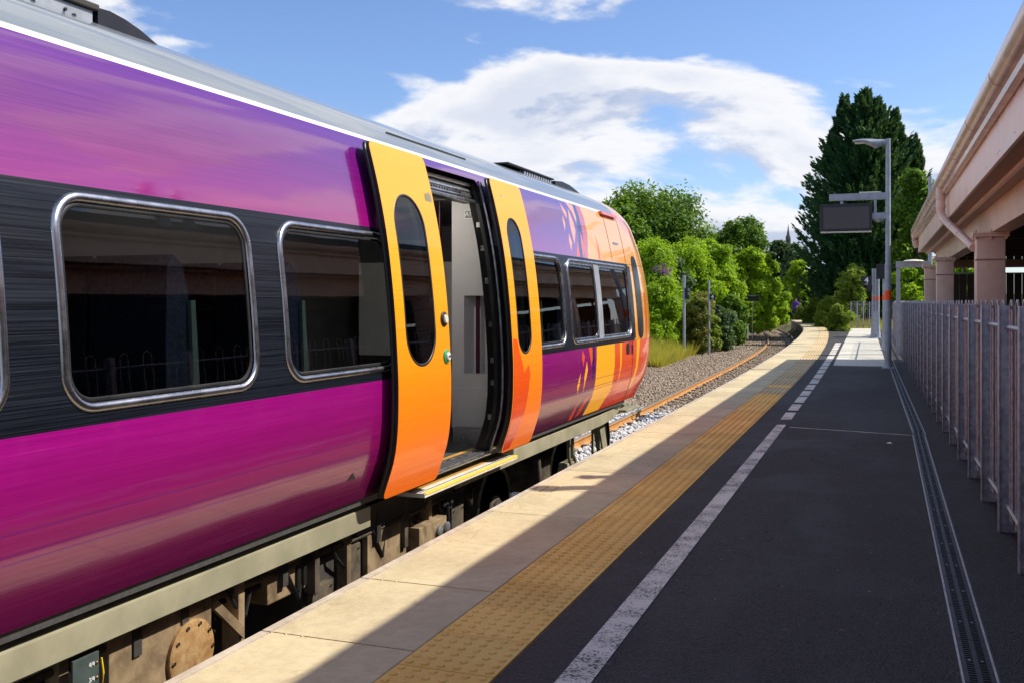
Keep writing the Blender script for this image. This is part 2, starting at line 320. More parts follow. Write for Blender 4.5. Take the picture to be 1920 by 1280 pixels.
def m_leaf(name, dark, light, trans=0.45, hue=0.03, patch=0.35):
    m = bpy.data.materials.new(name); m.use_nodes = True; t = m.node_tree; b = t.nodes['Principled BSDF']
    at = mnode(t, 'ShaderNodeAttribute'); at.attribute_name = 'tone'
    f = pnoise(t, patch, 4.0, 0.6)
    k = mth(t, 'ADD', mth(t, 'MULTIPLY', at.outputs['Fac'], 0.6), mth(t, 'MULTIPLY', rmp(t, f, 0.3, 0.7), 0.4))
    c = mixc(t, k, dark, light)
    setv(t, b.inputs['Base Color'], c); b.inputs['Roughness'].default_value = 0.5; b.inputs['Specular IOR Level'].default_value = 0.35
    tl = mnode(t, 'ShaderNodeBsdfTranslucent'); setv(t, tl.inputs['Color'], mixc(t, 0.35, c, (0.30, 0.42, 0.03), 'SCREEN'))
    mx = mnode(t, 'ShaderNodeMixShader'); mx.inputs[0].default_value = trans
    t.links.new(b.outputs[0], mx.inputs[1]); t.links.new(tl.outputs[0], mx.inputs[2])
    t.links.new(mx.outputs[0], t.nodes['Material Output'].inputs['Surface']); return m
M['leaf_lime'] = m_leaf('lime_leaves', (0.10, 0.24, 0.006), (0.44, 0.64, 0.016), 0.5)
M['leaf_mid'] = m_leaf('mid_green_leaves', (0.035, 0.11, 0.010), (0.17, 0.32, 0.022), 0.42)
M['leaf_olive'] = m_leaf('olive_leaves', (0.045, 0.07, 0.015), (0.16, 0.20, 0.04), 0.35)
M['leaf_dark'] = m_leaf('dark_green_leaves', (0.012, 0.04, 0.012), (0.045, 0.10, 0.025), 0.25)
M['leaf_conifer'] = m_leaf('conifer_sprays', (0.007, 0.036, 0.020), (0.040, 0.135, 0.050), 0.2, patch=0.5)
M['leaf_russet'] = m_leaf('russet_leaves', (0.11, 0.25, 0.015), (0.36, 0.27, 0.09), 0.40, patch=1.3)
M['leaf_willow'] = m_leaf('willow_leaves', (0.09, 0.17, 0.012), (0.32, 0.42, 0.05), 0.45)
M['leaf_blue'] = m_leaf('grey_green_leaves', (0.05, 0.10, 0.035), (0.14, 0.24, 0.10), 0.35)
M['grass'] = m_leaf('dry_grass', (0.20, 0.26, 0.02), (0.62, 0.50, 0.08), 0.4, patch=0.6)
M['flower'] = m_leaf('purple_flowers', (0.20, 0.08, 0.22), (0.42, 0.22, 0.42), 0.3)
M['bark'] = dirty('bark', (0.04, 0.03, 0.022), (0.10, 0.08, 0.06), 12.0, 0.95)
M['purplecloth'] = plain('purple_cloth', (0.12, 0.04, 0.42), 0.8, 0, 0.1)
M['skin'] = plain('skin', (0.45, 0.25, 0.18), 0.6, 0, 0.05)
M['redcloth'] = plain('red_cloth', (0.45, 0.08, 0.08), 0.8, 0, 0.1)
M['darkcloth'] = plain('dark_cloth', (0.03, 0.03, 0.05), 0.8, 0, 0.1)
M['teal'] = plain('teal_box', (0.03, 0.22, 0.24), 0.5, 0, 0.05)

# ------------------------------------------------------------------ builders
WM = {}
def empty(name, loc=(0, 0, 0), label=None, cat=None, group=None, kind=None):
    o = bpy.data.objects.new(name, None); COL.objects.link(o); o.location = loc
    o.empty_display_size = 0.2; WM[o.name] = Matrix.Translation(loc); tag(o, label, cat, group, kind); return o
def tag(o, label=None, cat=None, group=None, kind=None):
    if label: o['label'] = label
    if cat: o['category'] = cat
    if group: o['group'] = group
    if kind: o['kind'] = kind
    return o
def link(name, me, parent=None, loc=(0, 0, 0), rz=0.0, mat=None):
    o = bpy.data.objects.new(name, me); COL.objects.link(o)
    if mat is not None and len(me.materials) == 0: me.materials.append(mat)
    o.location = loc; o.rotation_euler = (0, 0, rz)
    w = Matrix.Translation(loc) @ Matrix.Rotation(rz, 4, 'Z'); WM[o.name] = w
    if parent is not None:
        o.parent = parent; o.matrix_parent_inverse = WM[parent.name].inverted()
    return o
class MB:
    def __init__(s): s.v = []; s.f = []; s.m = []
    def add(s, vs, fs, mi=0):
        n = len(s.v); s.v += [tuple(q) for q in vs]; s.f += [tuple(i + n for i in f) for f in fs]; s.m += [mi] * len(fs); return s
    def box(s, x0, x1, y0, y1, z0, z1, mi=0, rot=None, piv=None):
        vs = [(x, y, z) for z in (z0, z1) for y in (y0, y1) for x in (x0, x1)]
        if rot is not None:
            p = Vector(piv if piv else ((x0 + x1) / 2, (y0 + y1) / 2, (z0 + z1) / 2)); vs = [rot @ (Vector(q) - p) + p for q in vs]
        return s.add(vs, [(0, 2, 3, 1), (4, 5, 7, 6), (0, 1, 5, 4), (2, 6, 7, 3), (0, 4, 6, 2), (1, 3, 7, 5)], mi)
    def bbox(s, x0, x1, y0, y1, z0, z1, b=0.005, mi=0):
        """box with chamfered edges"""
        bmx = bmesh.new(); bmesh.ops.create_cube(bmx, size=1.0)
        for v in bmx.verts: v.co = ((x0 + x1) / 2 + v.co.x * (x1 - x0), (y0 + y1) / 2 + v.co.y * (y1 - y0), (z0 + z1) / 2 + v.co.z * (z1 - z0))
        bmesh.ops.bevel(bmx, geom=bmx.edges[:], offset=b, segments=2, affect='EDGES', profile=0.6)
        bmx.verts.index_update(); s.add([v.co[:] for v in bmx.verts], [[v.index for v in f.verts] for f in bmx.faces], mi); bmx.free(); return s
    def tube(s, pts, r, seg=8, mi=0, cap=True):
        pts = [Vector(p) for p in pts]; rs = r if isinstance(r, (list, tuple)) else [r] * len(pts)
        vs = []; fs = []; n = len(pts)
        up = Vector((0, 0, 1))
        for i, p in enumerate(pts):
            d = (pts[min(i + 1, n - 1)] - pts[max(i - 1, 0)]).normalized()
            a = d.cross(up)
            if a.length < 0.05: a = d.cross(Vector((0, 1, 0)))
            a.normalize(); b = d.cross(a).normalized()
            for k in range(seg):
                th = 2 * math.pi * k / seg; vs.append(p + rs[i] * (math.cos(th) * a + math.sin(th) * b))
        for i in range(n - 1):
            for k in range(seg):
                k2 = (k + 1) % seg; fs.append((i * seg + k, (i + 1) * seg + k, (i + 1) * seg + k2, i * seg + k2))
        if cap: fs.append(tuple(range(seg))); fs.append(tuple(reversed(range((n - 1) * seg, n * seg))))
        return s.add(vs, fs, mi)
    def extr(s, prof, path, mi=0, closed=True, caps=True):
        """prof: list of (lateral,z); path: list of (x,y,angle or None) plan points; lateral measured along plan-normal (+ = right of travel)"""
        n = len(prof); vs = []; fs = []; m = len(path)
        for i, p in enumerate(path):
            a = path[max(i - 1, 0)]; b = path[min(i + 1, m - 1)]
            tx, ty = b[0] - a[0], b[1] - a[1]; l = math.hypot(tx, ty); tx /= l; ty /= l
            for (q, z) in prof: vs.append((p[0] + ty * q, p[1] - tx * q, z + (p[2] if len(p) > 2 else 0)))
        e = n if closed else n - 1
        for i in range(m - 1):
            for k in range(e):
                k2 = (k + 1) % n; fs.append((i * n + k, i * n + k2, (i + 1) * n + k2, (i + 1) * n + k))
        if caps and closed: fs.append(tuple(reversed(range(n)))); fs.append(tuple(range((m - 1) * n, m * n)))
        return s.add(vs, fs, mi)
    def cyl(s, c, axis, r, h, seg=24, mi=0, r2=None):
        c = Vector(c); ax = Vector(axis).normalized(); return s.tube([c, c + ax * h], [r, r if r2 is None else r2], seg, mi)
    def lathe(s, c, axis, prof, seg=24, mi=0):
        c = Vector(c); ax = Vector(axis).normalized(); a = ax.cross(Vector((0, 0, 1)))
        if a.length < 0.05: a = Vector((1, 0, 0))
        a.normalize(); b = ax.cross(a); vs = []; fs = []; n = len(prof)
        for (r, h) in prof:
            for k in range(seg):
                th = 2 * math.pi * k / seg; vs.append(c + ax * h + r * (math.cos(th) * a + math.sin(th) * b))
        for i in range(n - 1):
            for k in range(seg):
                k2 = (k + 1) % seg; fs.append((i * seg + k, i * seg + k2, (i + 1) * seg + k2, (i + 1) * seg + k))
        fs.append(tuple(reversed(range(seg)))); fs.append(tuple(range((n - 1) * seg, n * seg)))
        return s.add(vs, fs, mi)
    def mesh(s, name, mats, smooth=False, recalc=True):
        me = bpy.data.meshes.new(name); me.from_pydata(s.v, [], s.f)
        for m in (mats if isinstance(mats, (list, tuple)) else [mats]): me.materials.append(M[m] if isinstance(m, str) else m)
        me.polygons.foreach_set('material_index', s.m)
        if recalc:
            b = bmesh.new(); b.from_mesh(me); bmesh.ops.recalc_face_normals(b, faces=b.faces); b.to_mesh(me); b.free()
        if smooth:
            me.polygons.foreach_set('use_smooth', [True] * len(me.polygons)); me.set_sharp_from_angle(angle=R(38))
        me.update(); return me
    def obj(s, name, mats, parent=None, smooth=False, recalc=True):
        return link(name, s.mesh(name, mats, smooth, recalc), parent)
def text_mesh(txt, size, mat, bold=0.0, ext=0.0015):
    cu = bpy.data.curves.new('text', 'FONT'); cu.body = txt; cu.size = size; cu.extrude = ext; cu.offset = bold; cu.align_x = 'CENTER'; cu.align_y = 'CENTER'; cu.resolution_u = 3
    o = bpy.data.objects.new('text', cu); COL.objects.link(o)
    me = bpy.data.meshes.new_from_object(o.evaluated_get(bpy.context.evaluated_depsgraph_get())); bpy.data.objects.remove(o); bpy.data.curves.remove(cu)
    me.materials.clear(); me.materials.append(M[mat]); return me
def place_text(txt, size, mat, origin, ex, ey, parent, name='lettering', bold=0.0):
    me = text_mesh(txt, size, mat, bold); ex = Vector(ex).normalized(); ey = Vector(ey).normalized(); ez = ex.cross(ey)
    mt = Matrix((ex, ey, ez)).transposed().to_4x4(); mt.translation = Vector(origin); me.transform(mt)
    return link(name, me, parent)

# ------------------------------------------------------------------ alignment of the line
EP = [(-30, -2.47), (-10, -2.48), (3, -2.49), (10, -2.53), (20, -2.60), (30, -2.81), (42, -3.27), (52, -3.86), (62, -4.80), (75, -6.35), (90, -8.7), (110, -12.6), (140, -19.5), (180, -31), (240, -54)]
EY = np.array([p[0] for p in EP], float); EX = np.array([p[1] for p in EP], float)
_yy = np.arange(-30, 240, 0.5)
_m = np.gradient(EX, EY)
def _herm(y):
    i = np.clip(np.searchsorted(EY, y) - 1, 0, len(EY) - 2); h = EY[i + 1] - EY[i]; u = (y - EY[i]) / h
    return (2 * u**3 - 3 * u**2 + 1) * EX[i] + (u**3 - 2 * u**2 + u) * h * _m[i] + (-2 * u**3 + 3 * u**2) * EX[i + 1] + (u**3 - u**2) * h * _m[i + 1]
_ex = _herm(_yy)
def edge(y): return float(np.interp(y, _yy, _ex))
def etan(y): return math.atan2(-(edge(y + 0.5) - edge(y - 0.5)), 1.0)     # rotation about z
def epath(y0, y1, step, off=0.0, z=0.0):
    out = []; n = max(1, int(round((y1 - y0) / step)))
    for i in range(n + 1):
        y = y0 + (y1 - y0) * i / n; a = etan(y); out.append((edge(y) + off * math.cos(a), y + off * math.sin(a), z))
    return out
RAILZ = -0.88
def roff(y): return 0.40 * min(1, max(0, (y - 28) / 30))       # the gap to the platform eases on the curve

# ================================================================== SETTING
# ---- ground
def terrain(x, y):
    d = edge(max(-30, min(239, y))) - x          # metres left of the platform edge
    z = -1.16
    if d < 0: z = -0.22 if y < 60 else -0.22 - 0.4 * min(1, (y - 60) / 20)
    elif d < 0.4: z = -1.16
    if d > 4.9: z = -1.16 + 0.5 * min(1, (d - 4.9) / 1.2)
    if d > 6.4: z += 3.4 * (1 - math.exp(-(d - 6.4) / 8.0))
    far = max(0, math.hypot(x, y) - 160)
    return z + (0 if d < 6 else 0.25 * math.sin(x * 0.6) * math.cos(y * 0.37) * min(1, (d - 6) / 4)) + min(9, far * 0.012) * (1 if abs(x) > 30 or y > 150 else 0)
xs = sorted(set([-2500, -1200, -600, -300, -160, -100, -70, -50] + list(np.arange(-40, 14, 0.75)) + [16, 20, 26, 35, 50, 80, 160, 300, 600, 1200, 2500]))
ys = sorted(set([-2500, -1000, -400, -150, -60] + list(np.arange(-30, 150, 1.5)) + [155, 165, 180, 200, 225, 260, 320, 450, 700, 1200, 2500]))
g = MB(); nx = len(xs)
g.add([(x, y, terrain(x, y)) for y in ys for x in xs], [(j * nx + i, j * nx + i + 1, (j + 1) * nx + i + 1, (j + 1) * nx + i) for j in range(len(ys) - 1) for i in range(nx - 1)])
tag(g.obj('ground', 'ground', None, True, False), kind='structure')

# ---- ballast bed
bb = MB(); prof = [(-0.02, -1.02), (-0.35, -1.04), (-0.75, -1.03), (-2.25, -1.03), (-3.0, -1.02), (-3.6, -1.03), (-4.4, -1.05), (-5.0, -1.02), (-5.6, -0.90), (-5.6, -1.4), (-0.02, -1.4)]
bb.extr(prof, epath(-20, 140, 1.0))
tag(bb.obj('ballast_bed', 'ballast'), kind='structure')
# loose stones
def stones(n):
    base = np.array([(1, 0, 0), (-1, 0, 0), (0, 1, 0), (0, -1, 0), (0, 0, 1), (0, 0, -1)], float)
    fc = np.array([(0, 2, 4), (2, 1, 4), (1, 3, 4), (3, 0, 4), (2, 0, 5), (1, 2, 5), (3, 1, 5), (0, 3, 5)])
    y = 12 + 75 * rng.random(n) ** 1.7; d = 2.28 + 3.3 * rng.random(n)
    near = rng.random(n) < 0.16; d[near] = 0.9 + 1.3 * rng.random(near.sum())
    e = np.interp(y, _yy, _ex); x = e - d
    pz = np.interp(d, [0.02, 0.35, 0.75, 2.25, 3.0, 3.6, 4.4, 5.0, 5.6], [-1.02, -1.04, -1.03, -1.03, -1.02, -1.03, -1.05, -1.02, -0.90])
    s = (0.020 + 0.028 * rng.random(n))[:, None, None] * (0.6 + 0.8 * rng.random((n, 1, 3)))
    a = rng.random(n) * 6.28; b = rng.random(n) * 6.28
    V = base[None] * s * (0.75 + 0.5 * rng.random((n, 6, 1)))
    ca, sa, cb, sb = np.cos(a)[:, None], np.sin(a)[:, None], np.cos(b)[:, None], np.sin(b)[:, None]
    X, Y, Z = V[..., 0], V[..., 1], V[..., 2]
    X, Y = X * ca - Y * sa, X * sa + Y * ca; Y, Z = Y * cb - Z * sb, Y * sb + Z * cb
    P = np.stack([X + x[:, None], Y + y[:, None], Z + pz[:, None] + 0.012], -1).reshape(-1, 3)
    F = (fc[None] + 6 * np.arange(n)[:, None, None]).reshape(-1, 3)
    return P, F
def np_mesh(name, P, F, mat, tone=None, smooth=False):
    me = bpy.data.meshes.new(name); k = F.shape[1]; P = np.ascontiguousarray(P, dtype=np.float32); F = np.ascontiguousarray(F, dtype=np.int32)
    me.vertices.add(len(P)); me.vertices.foreach_set('co', P.ravel()); me.loops.add(F.size); me.loops.foreach_set('vertex_index', F.ravel())
    me.polygons.add(len(F)); me.polygons.foreach_set('loop_start', np.arange(0, F.size, k, dtype=np.int32)); me.polygons.foreach_set('loop_total', np.full(len(F), k, dtype=np.int32))
    me.materials.append(M[mat])
    if tone is not None:
        at = me.attributes.new('tone', 'FLOAT', 'FACE'); at.data.foreach_set('value', np.ascontiguousarray(tone, dtype=np.float32))
    me.update(calc_edges=True); return me
P, F = stones(46000)
tag(link('ballast_stones', np_mesh('ballast_stones', P, F, 'ballaststone')), 'loose grey and brown track ballast beside the rails', 'ballast', kind='stuff')

# ---- track
tr = empty('railway_track', (-4.0, 0, RAILZ), kind='structure')
rp = [(-0.075, -0.155), (0.075, -0.155), (0.075, -0.14), (0.012, -0.115), (0.010, -0.045), (0.036, -0.03), (0.036, -0.006), (0.030, 0.0), (-0.030, 0.0), (-0.036, -0.006), (-0.036, -0.03), (-0.010, -0.045), (-0.012, -0.115), (-0.075, -0.14)]
for off in (-0.755, -2.245):
    b_ = MB(); pth = []
    for i in range(0, 260):
        y = -14 + i * 0.75 if i < 250 else None
        if y is None or y > 150: break
        a = etan(y); o_ = off + roff(y); pth.append((edge(y) + o_ * math.cos(a), y + o_ * math.sin(a), RAILZ))
    b_.extr(rp, pth)
    me = b_.mesh('rail', ['railrust', 'railhead'])
    mi = [1 if (p.normal.z > 0.6 and p.center.z > RAILZ - 0.012) else 0 for p in me.polygons]; me.polygons.foreach_set('material_index', mi)
    link('rail', me, tr)
sl = MB(); sl.bbox(-1.25, 1.25, -0.13, 0.13, -0.10, 0.0, 0.02)
for s_ in (-0.745, 0.745):
    for q in (-0.115, 0.115): sl.box(s_ + q - 0.05, s_ + q + 0.05, -0.06, 0.06, 0.0, 0.05)
slm = sl.mesh('sleeper', 'sleeper')
y = 3.0
while y < 96:
    a = etan(y); o_ = -1.5 + roff(y); link('sleeper', slm, tr, (edge(y) + o_ * math.cos(a), y + o_ * math.sin(a), RAILZ - 0.150), a); y += 0.65

# ---- platform
plat = empty('platform', (-1.0, 0, 0), kind='structure')
pw = MB()     # asphalt deck
path = epath(-8, 78, 1.0)
def rightx(y):
    return 9.0 if y < 53 else max(-99, edge(y) + 1.25)
vs = []
for p in path:
    a = etan(p[1]); l = (edge(p[1]) + 1.14 * math.cos(a), p[1] + 1.14 * math.sin(a)); r = rightx(p[1])
    for k in range(5):
        u = k / 4; vs.append((l[0] + (r - l[0]) * u, l[1] + (p[1] - l[1]) * u, 0.0))
pw.add(vs, [(i * 5 + k, i * 5 + k + 1, (i + 1) * 5 + k + 1, (i + 1) * 5 + k) for i in range(len(path) - 1) for k in range(4)])
pw.obj('asphalt_surface', 'asphalt', plat)
ww = MB(); ww.extr([(0.10, -0.12), (0.10, -1.5), (1.2, -1.5), (1.2, -0.03), (0.9, -0.065), (0.10, -0.065)], epath(-8, 78, 1.0)); ww.obj('platform_wall', 'brickwall', plat)
# coping slabs with score lines near the edge
cp = [(0.0, -0.10), (0.0, -0.012), (0.012, 0.0), (0.056, 0.0)]
for gx in (0.060, 0.130, 0.210): cp += [(gx - 0.005, 0.0), (gx - 0.003, -0.012), (gx + 0.003, -0.012), (gx + 0.005, 0.0)]
cp += [(0.724, 0.0), (0.727, -0.003), (0.727, -0.06), (0.2, -0.06), (0.2, -0.10)]
Lc = 0.861
cb = MB(); cb.extr(cp, [(0, 0.004, 0), (0, Lc - 0.004, 0)])
cme = cb.mesh('coping_slab', ['coping', 'copingedge'])
cme.polygons.foreach_set('material_index', [1 if p.center.x < 0.058 else 0 for p in cme.polygons])
y = 3.586 - 12 * Lc
while y < 76:
    a = etan(y + 0.4); link('coping_slab', cme, plat, (edge(y), y, 0.002 * rnd.random()), a); y += Lc * math.cos(a)
# tactile tiles
def tile(hi):
    t = MB(); w = 0.4; gp = 0.002
    t.bbox(gp, w - gp, gp, w - gp, -0.04, 0.0, 0.002) if hi else t.box(gp, w - gp, gp, w - gp, -0.04, 0.0)
    seg = 10 if hi else 5; h = 0.0075
    for i in range(6):
        for j in range(6):
            cx = 0.0333 + i * 0.0667; cy = 0.0333 + j * 0.0667; vs = []
            for (r, z) in ((0.0175, -0.0005), (0.0150, h * 0.8), (0.0105, h)):
                vs += [(cx + r * math.cos(6.2832 * k / seg), cy + r * math.sin(6.2832 * k / seg), z) for k in range(seg)]
            fs = []
            for q in range(2):
                fs += [(q * seg + k, q * seg + (k + 1) % seg, (q + 1) * seg + (k + 1) % seg, (q + 1) * seg + k) for k in range(seg)]
            fs.append(tuple(2 * seg + k for k in range(seg))); t.add(vs, fs)
    return t.mesh('tactile_tile', 'tactile')
th_, tl_ = tile(True), tile(False); tw_ = tile(False); tw_.materials[0] = M['tactileworn']
y = 0.62; k = 0
while y < 76:
    a = etan(y + 0.2); link('tactile_tile', th_ if y < 10 else (tl_ if y < 14 + 3 * rnd.random() else tw_), plat, (edge(y) + 0.733 * math.cos(a), y + 0.733 * math.sin(a), 0.001 + 0.0015 * rnd.random()), a)
    y += 0.402 * math.cos(a)
# painted white line: solid run, then short dashes
wl = MB(); wl.add([(-1.118, -4, 0.004), (-0.968, -4, 0.004), (-1.051, 11.66, 0.004), (-1.151, 11.62, 0.004)], [(0, 1, 2, 3)])
wl.obj('white_line', 'line', plat)
y = 12.15; i = 0
while y < 35:
    L = 0.62 + 0.9 * ((y - 12) / 22) + 0.25 * rnd.random(); x = np.interp(y, [12, 18, 26, 34.5], [-1.10, -1.15, -1.28, -1.47])
    d = MB(); w = 0.062 + 0.0012 * (y - 12); sk = -0.02 * (y - 12) / 8
    d.add([(x - w, y, 0.004), (x + w, y + 0.02, 0.004), (x + w - 0.012 * L, y + L, 0.004), (x - w - 0.012 * L, y + L - 0.02, 0.004)], [(0, 1, 2, 3)])
    d.obj('line_dash', 'line', plat); y += L + 0.14 + 0.1 * rnd.random(); i += 1
# transverse joint strip and a scrap of litter
js = MB(); js.add([(-1.0, 11.44, 0.003), (0.255, 11.18, 0.003), (0.255, 11.215, 0.003), (-1.0, 11.475, 0.003)], [(0, 1, 2, 3)]); js.obj('joint_strip', 'line', plat)
# pale concrete bays beyond the shade
ybs = [22.75, 26.1, 30.3, 34.6, 39.2, 44.2, 49.0, 54.0]
for y0, y1 in zip(ybs, ybs[1:]):
    xl = lambda y: np.interp(y, [22.7, 55], [-1.06, -1.66]); xr = lambda y: np.interp(y, [22.7, 55], [0.03, -0.52])
    q = MB(); g_ = 0.05  # gaps drawn as dark stripes in place of post shadows
    vs = [(xl(y0), y0 + g_, 0.0), (xr(y0), y0 + g_, 0.0), (xr(y1), y1 - g_, 0.0), (xl(y1), y1 - g_, 0.0)]
    q.add([(x, y, 0.0) for x, y, _ in vs] + [(x, y, 0.014) for x, y, _ in vs], [(4, 5, 6, 7), (0, 1, 5, 4), (1, 2, 6, 5), (2, 3, 7, 6), (3, 0, 4, 7)]); q.obj('concrete_bay', 'bay', plat)
# drainage channel
dr = empty('drainage_channel', (0.32, 3, 0), kind='structure')
def dx(y): return 0.269 if y < 11.2 else 0.269 - 0.0166 * (y - 11.2)
for off in (0.0, 0.118):
    b_ = MB(); b_.extr([(-0.004, 0.0), (0.004, 0.0), (0.004, 0.006), (-0.004, 0.006)], [(dx(y) + off, y, 0) for y in (-3, 5, 11.2)]); b_.obj('edge_rail', 'railpale', dr)
    b_ = MB(); b_.extr([(-0.004, 0.0), (0.004, 0.0), (0.004, 0.006), (-0.004, 0.006)], [(dx(y) + off + 0.012, y, 0) for y in (11.3, 16, 26)]); b_.obj('edge_rail', 'railpale', dr)
ch = MB(); ch.add([(dx(y) + o, y, 0.0015) for y in (-3, 11.2, 26) for o in (0.0, 0.13)], [(0, 1, 3, 2), (2, 3, 5, 4)]); ch.obj('channel_bed', 'black', dr)
gm = MB(); gm.box(0.006, 0.022, 0, 0.494, 0.001, 0.005); gm.box(0.050, 0.068, 0, 0.494, 0.001, 0.005); gm.box(0.096, 0.112, 0, 0.494, 0.001, 0.005)
for k in range(20): gm.box(0.022, 0.096, 0.004 + k * 0.0247, 0.014 + k * 0.0247, 0.001, 0.0045)
for cx in (0.036, 0.082): gm.box(cx - 0.005, cx + 0.005, 0.236, 0.246, 0.0045, 0.0065, 1)
gmm = gm.mesh('grate', ['grate', 'galv']); y = -2.0
while y < 25.5:
    link('grate', gmm, dr, (dx(y) + (0.012 if y > 11.3 else 0), y, 0.001), 0.0 if y < 11.2 else 0.0166); y += 0.5

# ================================================================== RAILINGS
def fx(y): return 0.694 - 0.0138 * (y - 6.7) if y > 6.7 else 0.694
def railing(name, pts, label, group, n_hoop_per=3, h=1.40):
    """bow-top railing through plan points; posts at each point, hoops between"""
    root = empty(name, (pts[0][0], pts[0][1], 0), label, 'fence', group)
    pm = MB(); pm.bbox(-0.046, 0.046, -0.006, 0.006, -0.02, h - 0.03, 0.002); pm.bbox(-0.052, -0.044, -0.03, 0.03, -0.02, h - 0.03, 0.002); pm = pm.mesh('post', 'fencepaint', True)
    hp = MB(); wd = 0.052; ptsH = [(0, -wd, 0.10), (0, -wd, h - wd)] + [(0, -wd * math.cos(t), h - wd + wd * math.sin(t)) for t in np.linspace(0.35, math.pi - 0.35, 6)] + [(0, wd, h - wd), (0, wd, 0.10)]
    hp.tube(ptsH, 0.0075, 6); hp = hp.mesh('hoop_bar', 'fencepaint', True)
    for i, (p, q) in enumerate(zip(pts, pts[1:])):
        d = Vector((q[0] - p[0], q[1] - p[1], 0)); L = d.length; a = math.atan2(d.y, d.x) - math.pi / 2
        link('post', pm, root, (p[0], p[1], 0), a)
        for k in range(n_hoop_per):
            u = (k + 0.5 + 0.16 * (0.5 - (k + 0.5) / n_hoop_per) * 2) / n_hoop_per; link('hoop_bar', hp, root, (p[0] + d.x * u, p[1] + d.y * u, 0), a)
        for z in (0.17, h - 0.16):
            r_ = MB(); r_.tube([(p[0], p[1], z), (q[0], q[1], z)], 0.017, 6); r_.obj('rail_bar', 'galv', root, True)
    link('post', pm, root, (pts[-1][0], pts[-1][1], 0), a); return root
ypts = [5.72 - 0.985 * 2 + 0.985 * i for i in range(34)]
railing('platform_railing', [(fx(y), y) for y in ypts], 'long bow-top steel railing along the right side of the platform beneath the gutter', None)
railing('platform_railing', [(-1.66 + 0.3 * i, 54.3 - 0.02 * i) for i in range(5)], 'short railing closing the far end of the pale concrete walkway', None, 1)

# ================================================================== STATION CANOPY
gx0 = lambda y: 0.800 - 0.0082 * y             # gutter outer edge line in plan
CY0, CY1 = -9.0, 26.3
st = empty('station_canopy', (2.5, 8, 0), 'pink cream station canopy with gutter, square columns and tiled roof', 'building')
def cstrip(prof, y0, y1, name, mat, parent=st, smooth=False, n=6):
    b_ = MB(); b_.extr(prof, [(gx0(y0 + (y1 - y0) * i / n), y0 + (y1 - y0) * i / n, 0) for i in range(n + 1)]); return b_.obj(name, mat, parent, smooth)
GR = 0.095
gp = [(GR + (GR) * math.cos(t), 3.125 - 0.02 + (GR) * math.sin(t)) for t in np.linspace(math.pi, 2 * math.pi, 11)]
gp = [(0.0, 3.13)] + gp + [(2 * GR, 3.13), (2 * GR - 0.006, 3.13)] + [(GR + (GR - 0.006) * math.cos(t), 3.105 + (GR - 0.006) * math.sin(t)) for t in np.linspace(2 * math.pi, math.pi, 9)] + [(0.006, 3.13)]
gut = cstrip(gp, CY0, CY1, 'gutter', 'gutter', st, True)
y = 6.2
while y < CY1:
    c_ = MB(); pr = [(GR + (GR + 0.004) * math.cos(t), 3.105 + (GR + 0.004) * math.sin(t)) for t in np.linspace(math.pi * 0.97, 2.03 * math.pi, 11)]
    pr += [(GR + (GR + 0.001) * math.cos(t), 3.105 + (GR + 0.001) * math.sin(t)) for t in np.linspace(2.03 * math.pi, 0.97 * math.pi, 11)]
    c_.extr(pr, [(gx0(y), y, 0), (gx0(y), y + 0.015, 0)]); c_.obj('gutter_bracket', 'gutter', st, True); y += 2.1
# secondary moulding between gutter and fascia
cstrip([(0.10, 2.94), (0.15, 2.93), (0.19, 2.955), (0.20, 3.03), (0.13, 3.03), (0.09, 2.985)], CY0, CY1, 'cornice_pipe', 'gutter', st, True)
yy = CY0
while yy < CY1 - 0.1:
    y1 = min(yy + 3.05, CY1)
    cstrip([(0.17, 2.585), (0.20, 2.585), (0.20, 3.02), (0.17, 3.02)], yy + 0.003, y1 - 0.003, 'fascia_board', 'cream', st, False, 1)
    nb = MB()
    for q in (0.08, 1.0, 2.0, 2.95):
        if yy + q < y1: 
            for z in (2.65, 2.93): nb.cyl((gx0(yy + q) + 0.171, yy + q, z), (-1, 0, 0), 0.007, 0.004, 8)
    nb.obj('fixing', 'fencepaint', st); yy = y1
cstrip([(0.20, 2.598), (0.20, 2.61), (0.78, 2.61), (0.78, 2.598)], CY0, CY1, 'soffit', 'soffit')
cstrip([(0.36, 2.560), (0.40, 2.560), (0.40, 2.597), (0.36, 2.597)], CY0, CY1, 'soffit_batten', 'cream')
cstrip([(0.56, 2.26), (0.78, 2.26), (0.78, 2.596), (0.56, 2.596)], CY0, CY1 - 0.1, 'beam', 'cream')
# end board of the canopy
eb = MB(); gxe = gx0(CY1)
eb.extr([(0, 2.585), (0, 3.02), (4.2, 5.0), (8.2, 3.1), (8.2, 2.585)], [(gxe + 0.17, CY1 + 0.002, 0), (gxe + 0.17, CY1 + 0.03, 0)])
e2 = MB(); e2.add([(gxe + 0.17 + a, CY1 + yq, z) for yq in (0.002, 0.03) for a, z in ((0, 2.585), (0, 3.02), (4.0, 4.9), (8.0, 3.1), (8.0, 2.585))], [(0, 1, 2, 3, 4), (9, 8, 7, 6, 5)] + [(k, (k + 1) % 5, 5 + (k + 1) % 5, 5 + k) for k in range(5)])
e2.obj('gable_board', 'cream', st)
